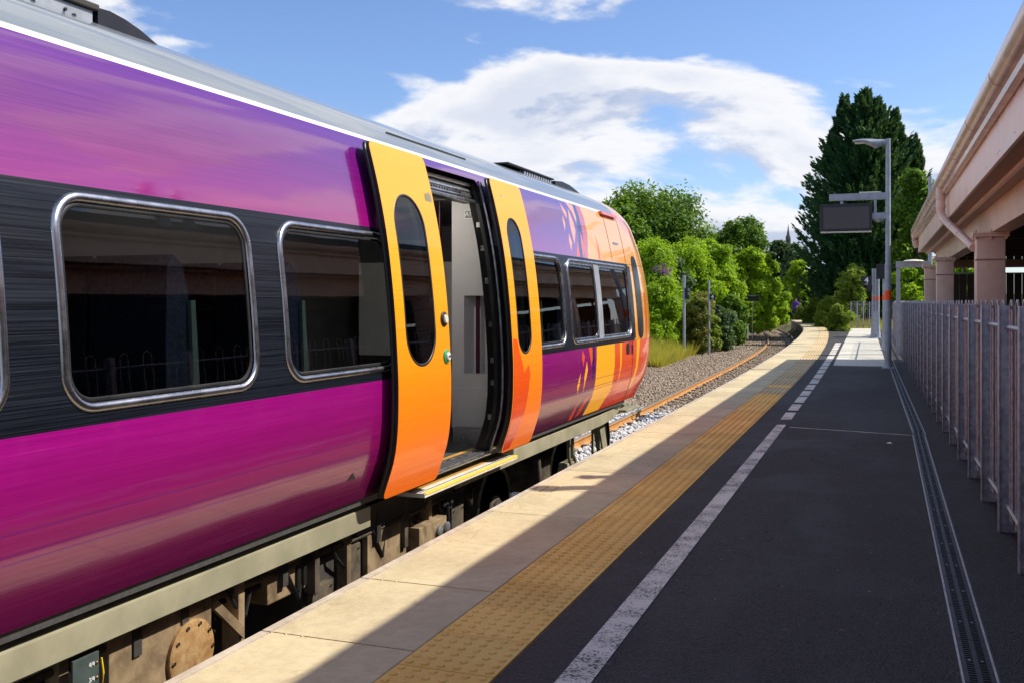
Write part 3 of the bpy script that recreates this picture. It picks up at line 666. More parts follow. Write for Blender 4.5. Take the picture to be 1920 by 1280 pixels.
# tiled roof, course over course
crs = 26
for k in range(crs):
    a0 = 0.03 + k * (4.2 / crs); a1 = a0 + 4.2 / crs + 0.03; z0 = 3.14 + (a0 - 0.03) * 0.46; z1 = 3.14 + (a1 - 0.03) * 0.46
    cstrip([(a0, z0 + 0.035), (a1, z1 + 0.018), (a1, z1), (a0, z0)], CY0, CY1, 'tile_course', 'slate', st, False, 2)
cstrip([(4.2, 5.07), (8.5, 3.14), (8.5, 3.10), (4.2, 5.03)], CY0, CY1, 'rear_roof_slope', 'slate')
cstrip([(4.12, 5.03), (4.2, 5.12), (4.28, 5.03)], CY0, CY1, 'ridge_tile', 'slate')
# columns
for (cx, cy, w) in ((1.235, 13.9, 0.165), (1.10, 21.4, 0.155), (1.02, 25.9, 0.14), (1.32, 5.0, 0.165), (1.40, -3, 0.165)):
    co = MB(); co.bbox(cx - w, cx + w, cy - w, cy + w, -0.02, 2.20, 0.012); c0 = co.obj('column', 'cream', st, True)
    fl = MB(); fl.bbox(cx - w - 0.045, cx + w + 0.045, cy - w - 0.045, cy + w + 0.045, 2.20, 2.228, 0.004); fl.bbox(cx - w - 0.045, cx + w + 0.045, cy - w - 0.045, cy + w + 0.045, 2.231, 2.258, 0.004)
    fl.obj('flange', 'cream', c0)
    bo = MB()
    for u in (-1, 0, 1):
        for v in (-1, 1):
            bo.cyl((cx + u * (w + 0.01), cy + v * (w + 0.022), 2.17), (0, 0, 1), 0.016, 0.115, 6)
            if u == 0: bo.cyl((cx + v * (w + 0.022), cy, 2.17), (0, 0, 1), 0.016, 0.115, 6)
    bo.obj('bolts', 'gutter', c0)
    st_ = MB(); st_.box(cx - w - 0.006, cx + w + 0.006, cy - w - 0.006, cy + w + 0.006, 1.905, 1.925); st_.obj('strap', 'soffit', c0)
    ba = MB(); ba.bbox(cx - w - 0.06, cx + w + 0.06, cy - w - 0.06, cy + w + 0.06, 0.0, 0.03, 0.006); ba.obj('base_plate', 'cream', c0)
# downpipe: drop from the gutter, then a raking pipe to the column
dy = 15.6; dxp = gx0(dy) + 0.075
dp = MB(); dp.tube([(dxp, dy, 3.04), (dxp, dy, 2.66)], 0.062, 14); dp.tube([(dxp, dy, 2.90), (dxp, dy, 2.86)], 0.070, 14); dp.tube([(dxp, dy, 2.78), (dxp, dy, 2.74)], 0.070, 14)
dp.tube([(dxp, dy, 2.68), (dxp + 0.03, dy - 0.12, 2.57), (1.06, 14.0, 2.08)], 0.055, 14)
v0 = Vector((dxp + 0.03, dy - 0.12, 2.57)); v1 = Vector((1.06, 14.0, 2.08))
for u in (0.3, 0.55): dp.tube([v0.lerp(v1, u), v0.lerp(v1, u + 0.03)], 0.062, 14)
dp.obj('downpipe', 'gutter', st, True)
# outlet hopper at the canopy's far corner
hp_ = MB(); gxe2 = gx0(CY1 - 0.15); hp_.tube([(gxe2 + 0.09, CY1 - 0.15, 3.03), (gxe2 + 0.09, CY1 - 0.15, 2.86), (gxe2 + 0.13, CY1 - 0.15, 2.70)], [0.10, 0.075, 0.06], 12); hp_.obj('gutter_outlet', 'gutter', st, True)
# rafters and ties beneath the roof
for cy in np.arange(-6, 26, 3.2):
    rf = MB(); gxx = gx0(cy); rf.box(gxx + 0.79, gxx + 7.9, cy - 0.07, cy + 0.07, 2.32, 2.52); rf.obj('tie_beam', 'timber', st)
    r2 = MB(); r2.extr([(-0.05, -0.09), (0.05, -0.09), (0.05, 0.09), (-0.05, 0.09)], [(gxx + 0.85, cy, 2.95), (gxx + 4.2, cy, 4.75)]); r2.obj('rafter', 'timber', st)
# underside lining, rear wall and end wall of dark boards
cstrip([(0.80, 3.30), (4.2, 4.90), (4.2, 4.94), (0.80, 3.34)], CY0, CY1, 'roof_lining', 'timber')
cstrip([(8.0, -0.1), (8.06, -0.1), (8.06, 3.2), (8.0, 3.2)], CY0, CY1, 'rear_wall', 'timber')
for k in range(44):
    x = 1.30 + k * 0.165; b_ = MB(); b_.bbox(x, x + 0.158, 25.55, 25.585, -0.02, 2.03, 0.004); b_.obj('wall_board', 'timber', st)
ew = MB(); ew.box(1.3, 8.7, 25.50, 25.62, 2.03, 2.055); ew.obj('sill', 'galvpost', st)
ew = MB(); ew.box(1.3, 8.7, 25.50, 25.62, 2.175, 2.36); ew.obj('lintel', 'soffit', st)
for k in range(44):
    x = 1.30 + k * 0.165; b_ = MB(); b_.bbox(x, x + 0.158, 25.55, 25.585, 2.36, 3.3, 0.004); b_.obj('wall_board', 'timber', st)
ew = MB(); ew.box(1.7, 1.74, 25.50, 25.60, 2.055, 2.175); ew.box(2.4, 2.44, 25.50, 25.60, 2.055, 2.175); ew.box(3.6, 3.64, 25.5, 25.6, 2.055, 2.175); ew.obj('mullions', 'galvpost', st)
lt = MB(); lt.bbox(2.35, 2.75, 20.1, 20.6, 2.60, 2.66, 0.01); lt.obj('strip_light', 'cream', st)
lt = MB(); lt.bbox(1.62, 1.66, 13.2, 13.26, 2.30, 2.52, 0.004); lt.obj('hanging_bracket', 'cream', st)
# unseen poles added above the roof to cast shade bars on the coping
for (vx, vy, vz, rr) in ((1.55, 9.02, 4.40, 0.085), (1.62, 9.55, 4.30, 0.065)):
    vp = MB(); vp.cyl((vx, vy, 3.3), (0, 0, 1), rr, vz - 3.3, 14); vp.cyl((vx, vy, vz), (0, 0, 1), rr * 1.5, 0.06, 14, 0, rr * 0.6); vp.obj('shadow_pole', 'galvpost', st, True)

# ================================================================== TRAIN
train = empty('passenger_train', (-4.07, 5.0, RAILZ), 'purple and orange passenger train standing at the platform with its doors open', 'train')
CXT = -4.07
PR = [(0.262, -2.822), (0.33, -2.80), (0.50, -2.745), (0.65, -2.725), (0.80, -2.72), (1.0, -2.723), (1.4, -2.75), (1.8, -2.80), (2.18, -2.882), (2.385, -2.955), (2.53, -3.10), (2.63, -3.30), (2.75, -3.60), (2.83, -3.87), (2.855, -4.07)]
def catmull(pts, n=14):
    out = []; q = [pts[0]] + list(pts) + [pts[-1]]
    for i in range(1, len(q) - 2):
        a, b, c, d = [np.array(w, float) for w in q[i - 1:i + 3]]
        for k in range(n):
            u = k / n; out.append(0.5 * ((2 * b) + (-a + c) * u + (2 * a - 5 * b + 4 * c - d) * u * u + (-a + 3 * b - 3 * c + d) * u**3))
    out.append(np.array(pts[-1], float)); return np.array(out)
PF = catmull(PR); PFz, PFx = PF[:, 0], PF[:, 1]
PFs = np.concatenate([[0], np.cumsum(np.hypot(np.diff(PFz), np.diff(PFx)))]); SMAX = PFs[-1]
PFzm = np.maximum.accumulate(PFz) + np.arange(len(PFz)) * 1e-9
def s_of_z(z): return float(np.interp(z, PFzm, PFs))
PA, LR = 11.25, 3.06          # straight side ends, length of the rounded corner in parameter space
YF = ([0.26, 0.45, 0.8, 1.2, 1.6, 2.0, 2.3, 2.5, 2.65, 2.86], [12.5, 12.85, 13.15, 13.25, 13.2, 13.0, 12.7, 12.35, 12.0, 11.4])
def surf(p, s, off=0.0, mir=False):
    s = min(max(s, 0), SMAX)
    z = float(np.interp(s, PFs, PFz)); x = float(np.interp(s, PFs, PFx))
    s2 = min(s + 0.01, SMAX); s1 = max(s2 - 0.02, 0)
    dz = np.interp(s2, PFs, PFz) - np.interp(s1, PFs, PFz); dx_ = np.interp(s2, PFs, PFx) - np.interp(s1, PFs, PFx); l = math.hypot(dz, dx_) + 1e-12
    nx_, nz_ = dz / l, -dx_ / l
    x += nx_ * off; z += nz_ * off
    yf = float(np.interp(z, *YF)); ya = min(PA, yf - 0.75)
    if p <= 9.6: Y = p; gq = 1.0
    elif p <= PA: Y = 9.6 + (p - 9.6) * (ya - 9.6) / (PA - 9.6); gq = 1.0
    else:
        a = min(1.0, (p - PA) / LR) * math.pi / 2; w_ = math.sin(a)
        Y = ya + (yf + off - ya) * w_; gq = max(0.0, 1 - w_ ** 3.5) ** (1 / 3.5)
    # the bonnet droops a little towards the front
    if p > PA and z > 2.2: pass
    X = CXT + (x - CXT) * gq
    if mir: X = 2 * CXT - X
    return Vector((X, Y, z))
def snormal(p, s):
    e = 0.012
    a = surf(min(p + e, PA + LR), s) - surf(p - e, s); b = surf(p, min(s + e, SMAX)) - surf(p, max(s - e, 0))
    n = a.cross(b)
    if n.length < 1e-9: return Vector((1, 0, 0))
    n.normalize(); return n
def rrect(p0, p1, s0, s1, r, n=6):
    out = []
    for (cx, cy, a0) in ((p1 - r, s1 - r, 0), (p0 + r, s1 - r, 90), (p0 + r, s0 + r, 180), (p1 - r, s0 + r, 270)):
        for k in range(n + 1):
            a = R(a0 + 90 * k / n); out.append((cx + r * math.cos(a), cy + r * math.sin(a)))
    return out
def densify(poly, d=0.12):
    out = []
    for i, a in enumerate(poly):
        b = poly[(i + 1) % len(poly)]; L = math.hypot(b[0] - a[0], b[1] - a[1]); n = max(1, int(L / d))
        out += [(a[0] + (b[0] - a[0]) * k / n, a[1] + (b[1] - a[1]) * k / n) for k in range(n)]
    return out
def inpoly(x, y, poly):
    c = False; j = len(poly) - 1
    for i in range(len(poly)):
        if (poly[i][1] > y) != (poly[j][1] > y) and x < (poly[j][0] - poly[i][0]) * (y - poly[i][1]) / (poly[j][1] - poly[i][1]) + poly[i][0]: c = not c
        j = i
    return c
SZ = s_of_z
ZB0, ZB1 = 0.945, 1.825
wz0, wz1 = SZ(0.985), SZ(1.805)
WIN = [(-3.65, -2.47), (-2.25, -1.07), (-0.05, 1.13), (1.34, 2.52), (2.735, 3.93), (4.145, 5.34), (7.66, 8.70)]
CABWIN = (8.86, 11.2)
DOOR = (5.80, 7.10, 0.262, 2.315)
holes = [rrect(a + 0.03, b - 0.03, wz0 + 0.03, wz1 - 0.03, 0.13) for a, b in WIN]
holes.append(rrect(CABWIN[0] + 0.03, CABWIN[1] - 0.03, wz0 + 0.03, wz1 - 0.03, 0.12))
doorhole = [(DOOR[0], -0.05)] + [(DOOR[0], SZ(2.315) - 0.02), (DOOR[0] + 0.02, SZ(2.315)), (DOOR[1] - 0.12, SZ(2.315)), (DOOR[1], SZ(2.315) - 0.12), (DOOR[1], -0.05)]
def pz(l): return [(p, SZ(z)) for p, z in l]
EPS = 0.02
polys = [   # livery shapes (material, outline in along/height metres), later ones on top
 ('cab_yellow', pz([(9.75, 2.372), (9.79, 2.24), (9.80, 2.08), (9.63, 1.825), (14.4, 1.825), (14.4, 2.372)])),
 ('orange', pz([(10.10, 2.1), (10.16, 2.0), (10.15, 1.83), (10.06, 1.83), (10.10, 1.95)])),
 ('pale_orange', pz([(9.13, 2.35), (9.24, 2.25), (9.2, 2.19), (9.14, 2.26)])),
 ('pale_orange', pz([(9.34, 2.3), (9.4, 2.18), (9.41, 2.09), (9.28, 1.95), (9.26, 2.1), (9.28, 2.2)])),
 ('pale_orange', pz([(9.09, 2.22), (9.11, 2.14), (9.05, 2.06), (9.05, 2.16)])),
 ('pale_orange', pz([(9.16, 2.05), (9.2, 1.96), (9.13, 1.88), (9.11, 1.97)])),
 ('navy', pz([(9.51, 2.37), (9.67, 2.37), (9.7, 2.21), (9.46, 1.826), (9.32, 1.826), (9.52, 2.11)])),
 ('pale_orange', pz([(9.33, 2.37), (9.56, 2.36), (9.55, 2.23), (9.51, 2.17), (9.45, 2.28)])),
 ('pinkred', pz([(9.67, 2.37), (9.82, 2.37), (9.84, 2.26), (9.82, 2.08), (9.66, 1.826), (9.54, 1.826), (9.65, 2.07)])),
 ('orange', pz([(9.4, 1.99), (9.39, 1.83), (9.28, 1.83)])),
 ('orange', pz([(9.57, 2.1), (9.61, 1.95), (9.51, 1.83), (9.51, 1.94)])),
 ('orange', pz([(9.69, 0.944), (14.4, 0.944), (14.4, 0.262), (9.60, 0.262), (9.67, 0.6)])),
 ('yellow2', pz([(9.69, 0.944), (10.4, 0.944), (10.4, 0.7), (10.35, 0.43), (10.1, 0.265), (9.52, 0.265), (9.66, 0.43), (9.67, 0.67)])),
 ('orange', pz([(9.18, 0.93), (9.26, 0.87), (9.22, 0.77), (9.17, 0.85)])),
 ('yellow2', pz([(9.33, 0.82), (9.37, 0.73), (9.28, 0.56), (9.27, 0.49), (9.26, 0.67)])),
 ('yellow2', pz([(9.13, 0.72), (9.12, 0.61), (9.07, 0.52), (9.04, 0.6)])),
 ('orange', pz([(9.56, 0.47), (9.37, 0.30), (9.24, 0.268), (9.41, 0.43)])),
 ('orange', pz([(9.23, 0.48), (9.14, 0.27), (9.02, 0.265), (9.19, 0.43)])),
 ('orange', pz([(9.4, 0.943), (9.53, 0.943), (9.54, 0.83), (9.49, 0.76)])),
 ('navy', pz([(9.53, 0.943), (9.60, 0.943), (9.60, 0.70), (9.56, 0.55), (9.54, 0.7)])),
 ('yellow2', pz([(10.62, 0.943), (10.72, 0.943), (10.70, 0.70), (10.60, 0.46), (10.64, 0.70)])),
 ('red', pz([(10.50, 0.60), (10.56, 0.60), (10.46, 0.36), (10.26, 0.266), (10.16, 0.266), (10.40, 0.42)])),
 ('red', pz([(10.66, 0.43), (10.58, 0.34), (10.34, 0.265), (10.13, 0.265), (10.3, 0.37), (10.39, 0.43)])),
 ('red', pz([(10.98, 0.943), (11.24, 0.943), (11.25, 0.78), (11.05, 0.80)])),
 ('black_band', pz([(11.14, 0.90), (11.23, 0.90), (11.23, 0.80), (11.16, 0.80)])),
 ('cab_yellow', pz([(11.28, 1.82), (14.4, 1.82), (14.4, 0.946), (11.32, 0.946)])),
 ('yellow2', pz([(11.42, 0.945), (11.58, 0.945), (11.50, 0.62), (11.32, 0.40), (11.24, 0.40), (11.40, 0.65)])),
 ('orange', pz([(11.95, 1.5), (12.10, 1.5), (12.05, 0.8), (11.80, 0.35), (11.70, 0.35), (11.93, 0.8)])),
 ('pale_orange', pz([(11.30, 2.37), (12.2, 2.37), (12.2, 1.95), (11.75, 2.1)])),
]
hl = [0.944, 1.8255, 2.372, 2.398]
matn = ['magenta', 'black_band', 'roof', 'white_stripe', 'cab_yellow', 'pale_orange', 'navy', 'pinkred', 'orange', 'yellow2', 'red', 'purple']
def shell():
    V = []; E = []; PEND = PA + LR
    def addp(p): V.append(Vector(p)); return len(V) - 1
    for poly in holes + [doorhole]:
        q = densify(poly, 0.10); ids = [addp(w) for w in q]; E.extend([(ids[i], ids[(i + 1) % len(ids)]) for i in range(len(ids))])
    for _, poly in polys:
        q = densify([(min(a, PEND), max(0, b)) for a, b in poly], 0.08); ids = [addp(w) for w in q]; E.extend([(ids[i], ids[(i + 1) % len(ids)]) for i in range(len(ids))])
    ps = list(np.arange(-8.0, 8.8, 0.3)) + list(np.arange(8.8, PA - 0.05, 0.10)) + list(PA + LR * (1 - (1 - np.linspace(0, 1, 34)) ** 1.7))
    for z in hl:
        ids = [addp((p, SZ(z))) for p in ps]; E.extend(list(zip(ids, ids[1:])))
    ss = list(np.linspace(0, SMAX, 62))
    for s in (0.0, SMAX):
        ids = [addp((p, s)) for p in ps]; E.extend(list(zip(ids, ids[1:])))
    for p in (-8.0, PEND):
        ids = [addp((p, s)) for s in ss]; E.extend(list(zip(ids, ids[1:])))
    for p in ps[1:-1]:
        for s in ss[1:-1]: addp((p, s))
    vo, eo, fo = delaunay_2d_cdt(V, E, [], 0, 1e-5, False)[:3]
    faces = []; mi = []
    bx = [(min(q[0] for q in pl), max(q[0] for q in pl), min(q[1] for q in pl), max(q[1] for q in pl)) for _, pl in polys]
    s1, s2, s3, s4 = [SZ(z) for z in hl]
    for f in fo:
        cx = sum(vo[i][0] for i in f) / len(f); cy = sum(vo[i][1] for i in f) / len(f)
        if cy < 0 or cy > SMAX or cx < -8 or cx > PEND: continue
        if any(inpoly(cx, cy, h) for h in holes) or inpoly(cx, cy, doorhole): continue
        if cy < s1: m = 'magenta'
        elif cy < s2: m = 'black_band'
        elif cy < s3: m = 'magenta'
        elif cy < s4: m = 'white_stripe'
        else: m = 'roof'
        if cx > 11.3 and cy > s3: m = 'cab_yellow'
        for (nm, pl), b in zip(polys, bx):
            if b[0] <= cx <= b[1] and b[2] <= cy <= b[3] and inpoly(cx, cy, pl): m = nm
        faces.append(tuple(f)); mi.append(matn.index(m))
    pts = [surf(v[0], v[1]) for v in vo]; nn = [snormal(v[0], v[1]) for v in vo]
    me = bpy.data.meshes.new('body_shell'); me.from_pydata([p[:] for p in pts], [], faces)
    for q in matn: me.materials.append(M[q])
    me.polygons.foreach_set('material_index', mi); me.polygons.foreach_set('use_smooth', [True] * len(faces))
    # make winding agree with outward normals
    b = bmesh.new(); b.from_mesh(me); b.faces.ensure_lookup_table()
    for f in b.faces:
        n = sum((nn[v.index] for v in f.verts), Vector())
        if f.normal.dot(n) < 0: f.normal_flip()
    b.to_mesh(me); b.free()
    me.normals_split_custom_set_from_vertices([n[:] for n in nn]); me.update(); return me
body = link('body_shell', shell(), train)
# far side, floor and rear end close the car body
fs_ = MB(); psf = list(np.arange(-8.0, PA - 0.1, 0.7)) + list(PA + LR * (1 - (1 - np.linspace(0, 1, 16)) ** 1.7)); ssf = list(np.linspace(0, SMAX, 24))
fs_.add([surf(p, s, 0, True) for p in psf for s in ssf], [(i * 24 + k, i * 24 + k + 1, (i + 1) * 24 + k + 1, (i + 1) * 24 + k) for i in range(len(psf) - 1) for k in range(23)])
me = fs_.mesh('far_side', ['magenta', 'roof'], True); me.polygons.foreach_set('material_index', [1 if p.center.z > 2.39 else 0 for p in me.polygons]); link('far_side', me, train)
fl = MB(); fl.box(-5.32, -2.84, -8, 11.3, 0.22, 0.262); fl.obj('floor', 'floorv', train)
lin = MB(); lin.box(-5.25, -5.23, -8, 11.2, 0.262, 2.22); lin.box(-5.25, -2.95, -8, 5.5, 2.22, 2.24); lin.box(-5.25, -2.95, 7.4, 11.2, 2.22, 2.24); lin.obj('interior_lining', 'interior_dark', train)

def patch(poly, off, name, mat, parent, thick=0.0, grid=0.06, smooth=True, hole=None):
    """surface patch of a (along, arc) outline lying 'off' outside the body skin, optionally a slab with thickness"""
    q = densify(poly, grid); V = [Vector(w) for w in q]; n = len(q); E = [(i, (i + 1) % n) for i in range(n)]; hs = []
    if hole:
        for hpoly in hole:
            h = densify(hpoly, grid * 0.7); k0 = len(V); V += [Vector(w) for w in h]; E += [(k0 + i, k0 + (i + 1) % len(h)) for i in range(len(h))]
    x0, x1 = min(w[0] for w in q), max(w[0] for w in q); y0, y1 = min(w[1] for w in q), max(w[1] for w in q)
    for a in np.arange(x0 + grid * 0.5, x1, grid * 1.6):
        for b in np.arange(y0 + grid * 0.5, y1, grid):
            if inpoly(a, b, q): V.append(Vector((a, b)))
    vo, eo, fo = delaunay_2d_cdt(V, E, [], 0, 1e-5, False)[:3]; faces = []
    for f in fo:
        cx = sum(vo[i][0] for i in f) / 3; cy = sum(vo[i][1] for i in f) / 3
        if inpoly(cx, cy, q) and not (hole and any(inpoly(cx, cy, h) for h in hole)): faces.append(tuple(f))
    bm_ = bmesh.new(); vv = [bm_.verts.new(surf(v[0], v[1], off)) for v in vo]
    for f in faces:
        try: bm_.faces.new([vv[i] for i in f])
        except ValueError: pass
    bmesh.ops.recalc_face_normals(bm_, faces=bm_.faces)
    if sum(f.normal.x for f in bm_.faces) < 0: bmesh.ops.reverse_faces(bm_, faces=bm_.faces)
    if thick:
        r = bmesh.ops.extrude_face_region(bm_, geom=bm_.faces[:]); nv = [e for e in r['geom'] if isinstance(e, bmesh.types.BMVert)]
        # the extruded copy keeps its place, the originals sink inwards
        for v in set(bm_.verts) - set(nv): v.co.x -= thick
        bmesh.ops.recalc_face_normals(bm_, faces=bm_.faces)
    bmesh.ops.delete(bm_, geom=[v for v in bm_.verts if not v.link_faces], context='VERTS')
    me = bpy.data.meshes.new(name); bm_.to_mesh(me); bm_.free(); me.materials.append(M[mat])
    if smooth: me.polygons.foreach_set('use_smooth', [True] * len(me.polygons)); me.set_sharp_from_angle(angle=R(35))
    return link(name, me, parent)
def ring(poly, w, h, off, name, mat, parent, seg=7, closed=True):
    """half-round bead following an outline on the body skin"""
    q = poly; n = len(q); b_ = MB(); vs = []
    for i in range(n):
        a = q[i - 1]; c = q[(i + 1) % n]; tx, ty = c[0] - a[0], c[1] - a[1]; l = math.hypot(tx, ty) + 1e-9; nx_, ny_ = ty / l, -tx / l
        for k in range(seg):
            t = math.pi * k / (seg - 1); vs.append(surf(q[i][0] + nx_ * w * math.cos(t) * 0.5, q[i][1] + ny_ * w * math.cos(t) * 0.5, off + h * math.sin(t)))
    b_.add(vs, [(i * seg + k, i * seg + k + 1, ((i + 1) % n) * seg + k + 1, ((i + 1) % n) * seg + k) for i in range(n) for k in range(seg - 1)])
    return b_.obj(name, mat, parent, True)
for a, b in WIN:
    if b < -1: continue
    gl = patch(rrect(a + 0.02, b - 0.02, wz0 + 0.02, wz1 - 0.02, 0.135), -0.012, 'window_pane', 'glass', train)
    ring(densify(rrect(a + 0.022, b - 0.022, wz0 + 0.022, wz1 - 0.022, 0.135, 8), 0.12), 0.036, 0.013, 0.0, 'window_frame', 'chrome', gl)
    ring(densify(rrect(a + 0.05, b - 0.05, wz0 + 0.05, wz1 - 0.05, 0.11, 8), 0.12), 0.02, 0.006, -0.010, 'seal', 'black', gl, 5)
# cab side window: two panes in one frame
gl = patch(rrect(CABWIN[0] + 0.02, CABWIN[1] - 0.02, wz0 + 0.02, wz1 - 0.02, 0.12), -0.012, 'cab_window_pane', 'cabglass', train)
ring(densify(rrect(CABWIN[0] + 0.022, CABWIN[1] - 0.022, wz0 + 0.022, wz1 - 0.022, 0.12, 8), 0.12), 0.036, 0.013, 0.0, 'window_frame', 'chrome', gl)
patch([(9.80, wz0 + 0.02), (9.98, wz0 + 0.02), (9.98, wz1 - 0.02), (9.80, wz1 - 0.02)], 0.004, 'divider', 'galvpost', gl, 0.03)
for q0, q1 in ((CABWIN[0] + 0.05, 9.80), (9.98, CABWIN[1] - 0.05)):
    ring(densify(rrect(q0, q1, wz0 + 0.05, wz1 - 0.05, 0.07, 5), 0.12), 0.025, 0.010, -0.008, 'inner_frame', 'chrome', gl, 5)
# window post between band and nose, cab door seams, corner window, hood strip
patch([(11.22, SZ(0.97)), (11.36, SZ(0.97)), (11.36, SZ(1.80)), (11.22, SZ(1.80))], 0.003, 'corner_post', 'blackgloss', train)
patch(rrect(11.50, 11.78, SZ(0.96), SZ(1.93), 0.12), 0.006, 'corner_window', 'blackgloss', train, 0.01)
for zz0, zz1, pp in ((1.84, 2.36, 10.62), (1.84, 2.40, 11.22), (0.27, 0.94, 11.19)):
    patch([(pp - 0.006, SZ(zz0)), (pp + 0.006, SZ(zz0)), (pp + 0.03, SZ(zz1)), (pp + 0.018, SZ(zz1))], 0.002, 'panel_seam', 'black', train)
patch([(10.55, SZ(2.335)), (11.2, SZ(2.335)), (11.2, SZ(2.365)), (10.55, SZ(2.365))], 0.035, 'rain_strip', 'orange', train, 0.05)
patch(rrect(10.80, 11.02, SZ(2.03), SZ(2.055), 0.008), 0.004, 'vent_slot', 'galv', train)
patch(rrect(10.9, 11.04, SZ(0.80), SZ(0.925), 0.04), 0.003, 'cab_handle_recess', 'black', train)
# small marks on the side
patch([(4.80, SZ(0.41)), (4.90, SZ(0.41)), (4.85, SZ(0.45))], 0.002, 'jacking_mark', 'black', train)
# score lines low on the side (moulded ribs)
for z_ in (0.515, 0.545, 0.62):
    patch([(-8, SZ(z_)), (DOOR[0] - 0.65, SZ(z_)), (DOOR[0] - 0.65, SZ(z_) + 0.003), (-8, SZ(z_) + 0.003)], 0.0015, 'body_rib', 'purple', train, 0, 0.3)
    patch([(7.8, SZ(z_)), (11.1, SZ(z_)), (11.1, SZ(z_) + 0.003), (7.8, SZ(z_) + 0.003)], 0.0015, 'body_rib', 'purple', train, 0, 0.3)

# ---- doors
def leaf(p0, p1, win, side):
    off = 0.085; r = 0.05; s0, s1 = SZ(0.268), SZ(2.312)
    out = rrect(p0, p1, s0, s1, 0.045)
    if side == 'R': out = [(q[0] if q[1] < s1 - 0.2 or q[0] < p1 - 0.2 else q[0], q[1]) for q in rrect(p0, p1, s0, s1, 0.05)]
    wh = rrect(*win, (win[1] - win[0]) / 2 - 0.004, 9)
    d = patch(out, off, 'door_leaf', 'yellow', train, 0.045, 0.06, True, [wh])
    g_ = patch(rrect(win[0] - 0.004, win[1] + 0.004, win[2] - 0.004, win[3] + 0.004, (win[1] - win[0]) / 2 - 0.002, 9), off - 0.004, 'door_window', 'glass', d, 0.0, 0.05)
    ring(densify(rrect(win[0] + 0.004, win[1] - 0.004, win[2] + 0.004, win[3] - 0.004, (win[1] - win[0]) / 2 - 0.01, 9), 0.08), 0.020, 0.004, off - 0.002, 'window_seal', 'black', d, 5)
    ring(densify(rrect(p0 - 0.004, p1 + 0.004, s0 - 0.004, s1 + 0.004, 0.05), 0.08), 0.016, 0.010, off - 0.03, 'door_seal', 'black', d, 5)
    d.data.materials.append(M['black']); d.data.polygons.foreach_set('material_index', [0 if p.normal.x > 0.45 else 1 for p in d.data.polygons])
    return d
dl = leaf(5.16, 5.905, (5.285, 5.70, SZ(1.0), SZ(2.03)), 'L')
dr_ = leaf(7.055, 7.735, (7.19, 7.50, SZ(0.985), SZ(2.03)), 'R')
patch(pz([(7.075, 1.11), (7.16, 1.1), (7.20, 1.0), (7.28, 0.88), (7.29, 0.84), (7.40, 0.9), (7.44, 0.83), (7.37, 0.59), (7.3, 0.43), (7.22, 0.29), (7.09, 0.285), (7.07, 0.41), (7.075, 0.66), (7.075, 0.92)]), 0.087, 'orange_flash', 'orange', dr_)
def disc(p, z, r, off, name, mat, parent, h=0.012):
    b_ = MB(); c = surf(p, SZ(z), off); b_.lathe(c, (1, 0, 0.05), [(r, 0), (r, h * 0.6), (r * 0.85, h)], 20); return b_.obj(name, mat, parent, True)
b1 = disc(5.83, 1.275, 0.048, 0.085, 'door_button', 'black', dl); disc(5.83, 1.275, 0.028, 0.097, 'button_face', 'stepwhite', b1)
b2 = disc(5.84, 1.04, 0.045, 0.085, 'push_button', 'green', dl); disc(5.84, 1.04, 0.026, 0.097, 'button_face', 'white', b2)
c_ = surf(5.84, SZ(1.04), 0.1105); place_text('<|>', 0.026, 'signblack', (c_.x + 0.001, c_.y, c_.z), (0, 1, 0), (0, 0, 1), b2)
disc(5.83, 2.03, 0.05, 0.084, 'round_sticker', 'skirt', dl, 0.003)
# doorway: frame, runner gear, header and vestibule
dw = empty('doorway', (-2.9, 6.45, 0.3)); dw.parent = train; dw.matrix_parent_inverse = WM[train.name].inverted()
def dbox(name, mat, *a, b=0.004):
    q = MB(); q.bbox(*a, b); return q.obj(name, mat, dw)
def edge_strip(p0, p1, depth, name, mat, z0=0.262, z1=2.31, off=0.004):
    q = MB(); vs = []; n = 24
    for i in range(n + 1):
        s = SZ(z0) + (SZ(z1) - SZ(z0)) * i / n; o = surf((p0 + p1) / 2, s, off)
        for (yy_, xx_) in ((p0, 0), (p1, 0), (p1, -depth), (p0, -depth)): vs.append((o.x + xx_, yy_, o.z))
    q.add(vs, [(i * 4 + k, i * 4 + (k + 1) % 4, (i + 1) * 4 + (k + 1) % 4, (i + 1) * 4 + k) for i in range(n) for k in range(4)] + [(0, 3, 2, 1), (n * 4, n * 4 + 1, n * 4 + 2, n * 4 + 3)])
    return q.obj(name, mat, dw, True)
edge_strip(7.045, 7.10, 0.125, 'door_pillar', 'blackgloss'); edge_strip(7.02, 7.05, 0.03, 'pillar_seal', 'black', off=-0.03)
edge_strip(5.80, 5.84, 0.22, 'door_pillar', 'blackgloss')
edge_strip(7.032, 7.047, 0.012, 'pillar_bead', 'galv', off=0.012)
for z_ in (0.52, 0.78, 0.95, 1.22, 1.55, 1.80, 1.98):
    o = surf(7.0, SZ(z_)); q = MB(); q.bbox(o.x - 0.095, o.x - 0.068, 7.040, 7.0455, z_ - 0.02, z_ + 0.02, 0.001); q.obj('fixing_clip', 'steel', dw)
q = MB(); q.box(-3.06, -2.93, 5.80, 7.10, 2.150, 2.165); q.obj('header_tray', 'black', dw)
q = MB(); q.bbox(-2.945, -2.925, 5.80, 7.06, 2.140, 2.164, 0.004); q.obj('header_lip', 'steel', dw)
q = MB(); q.box(-3.06, -3.045, 5.80, 7.10, 2.165, 2.50); q.obj('header_back', 'black', dw)
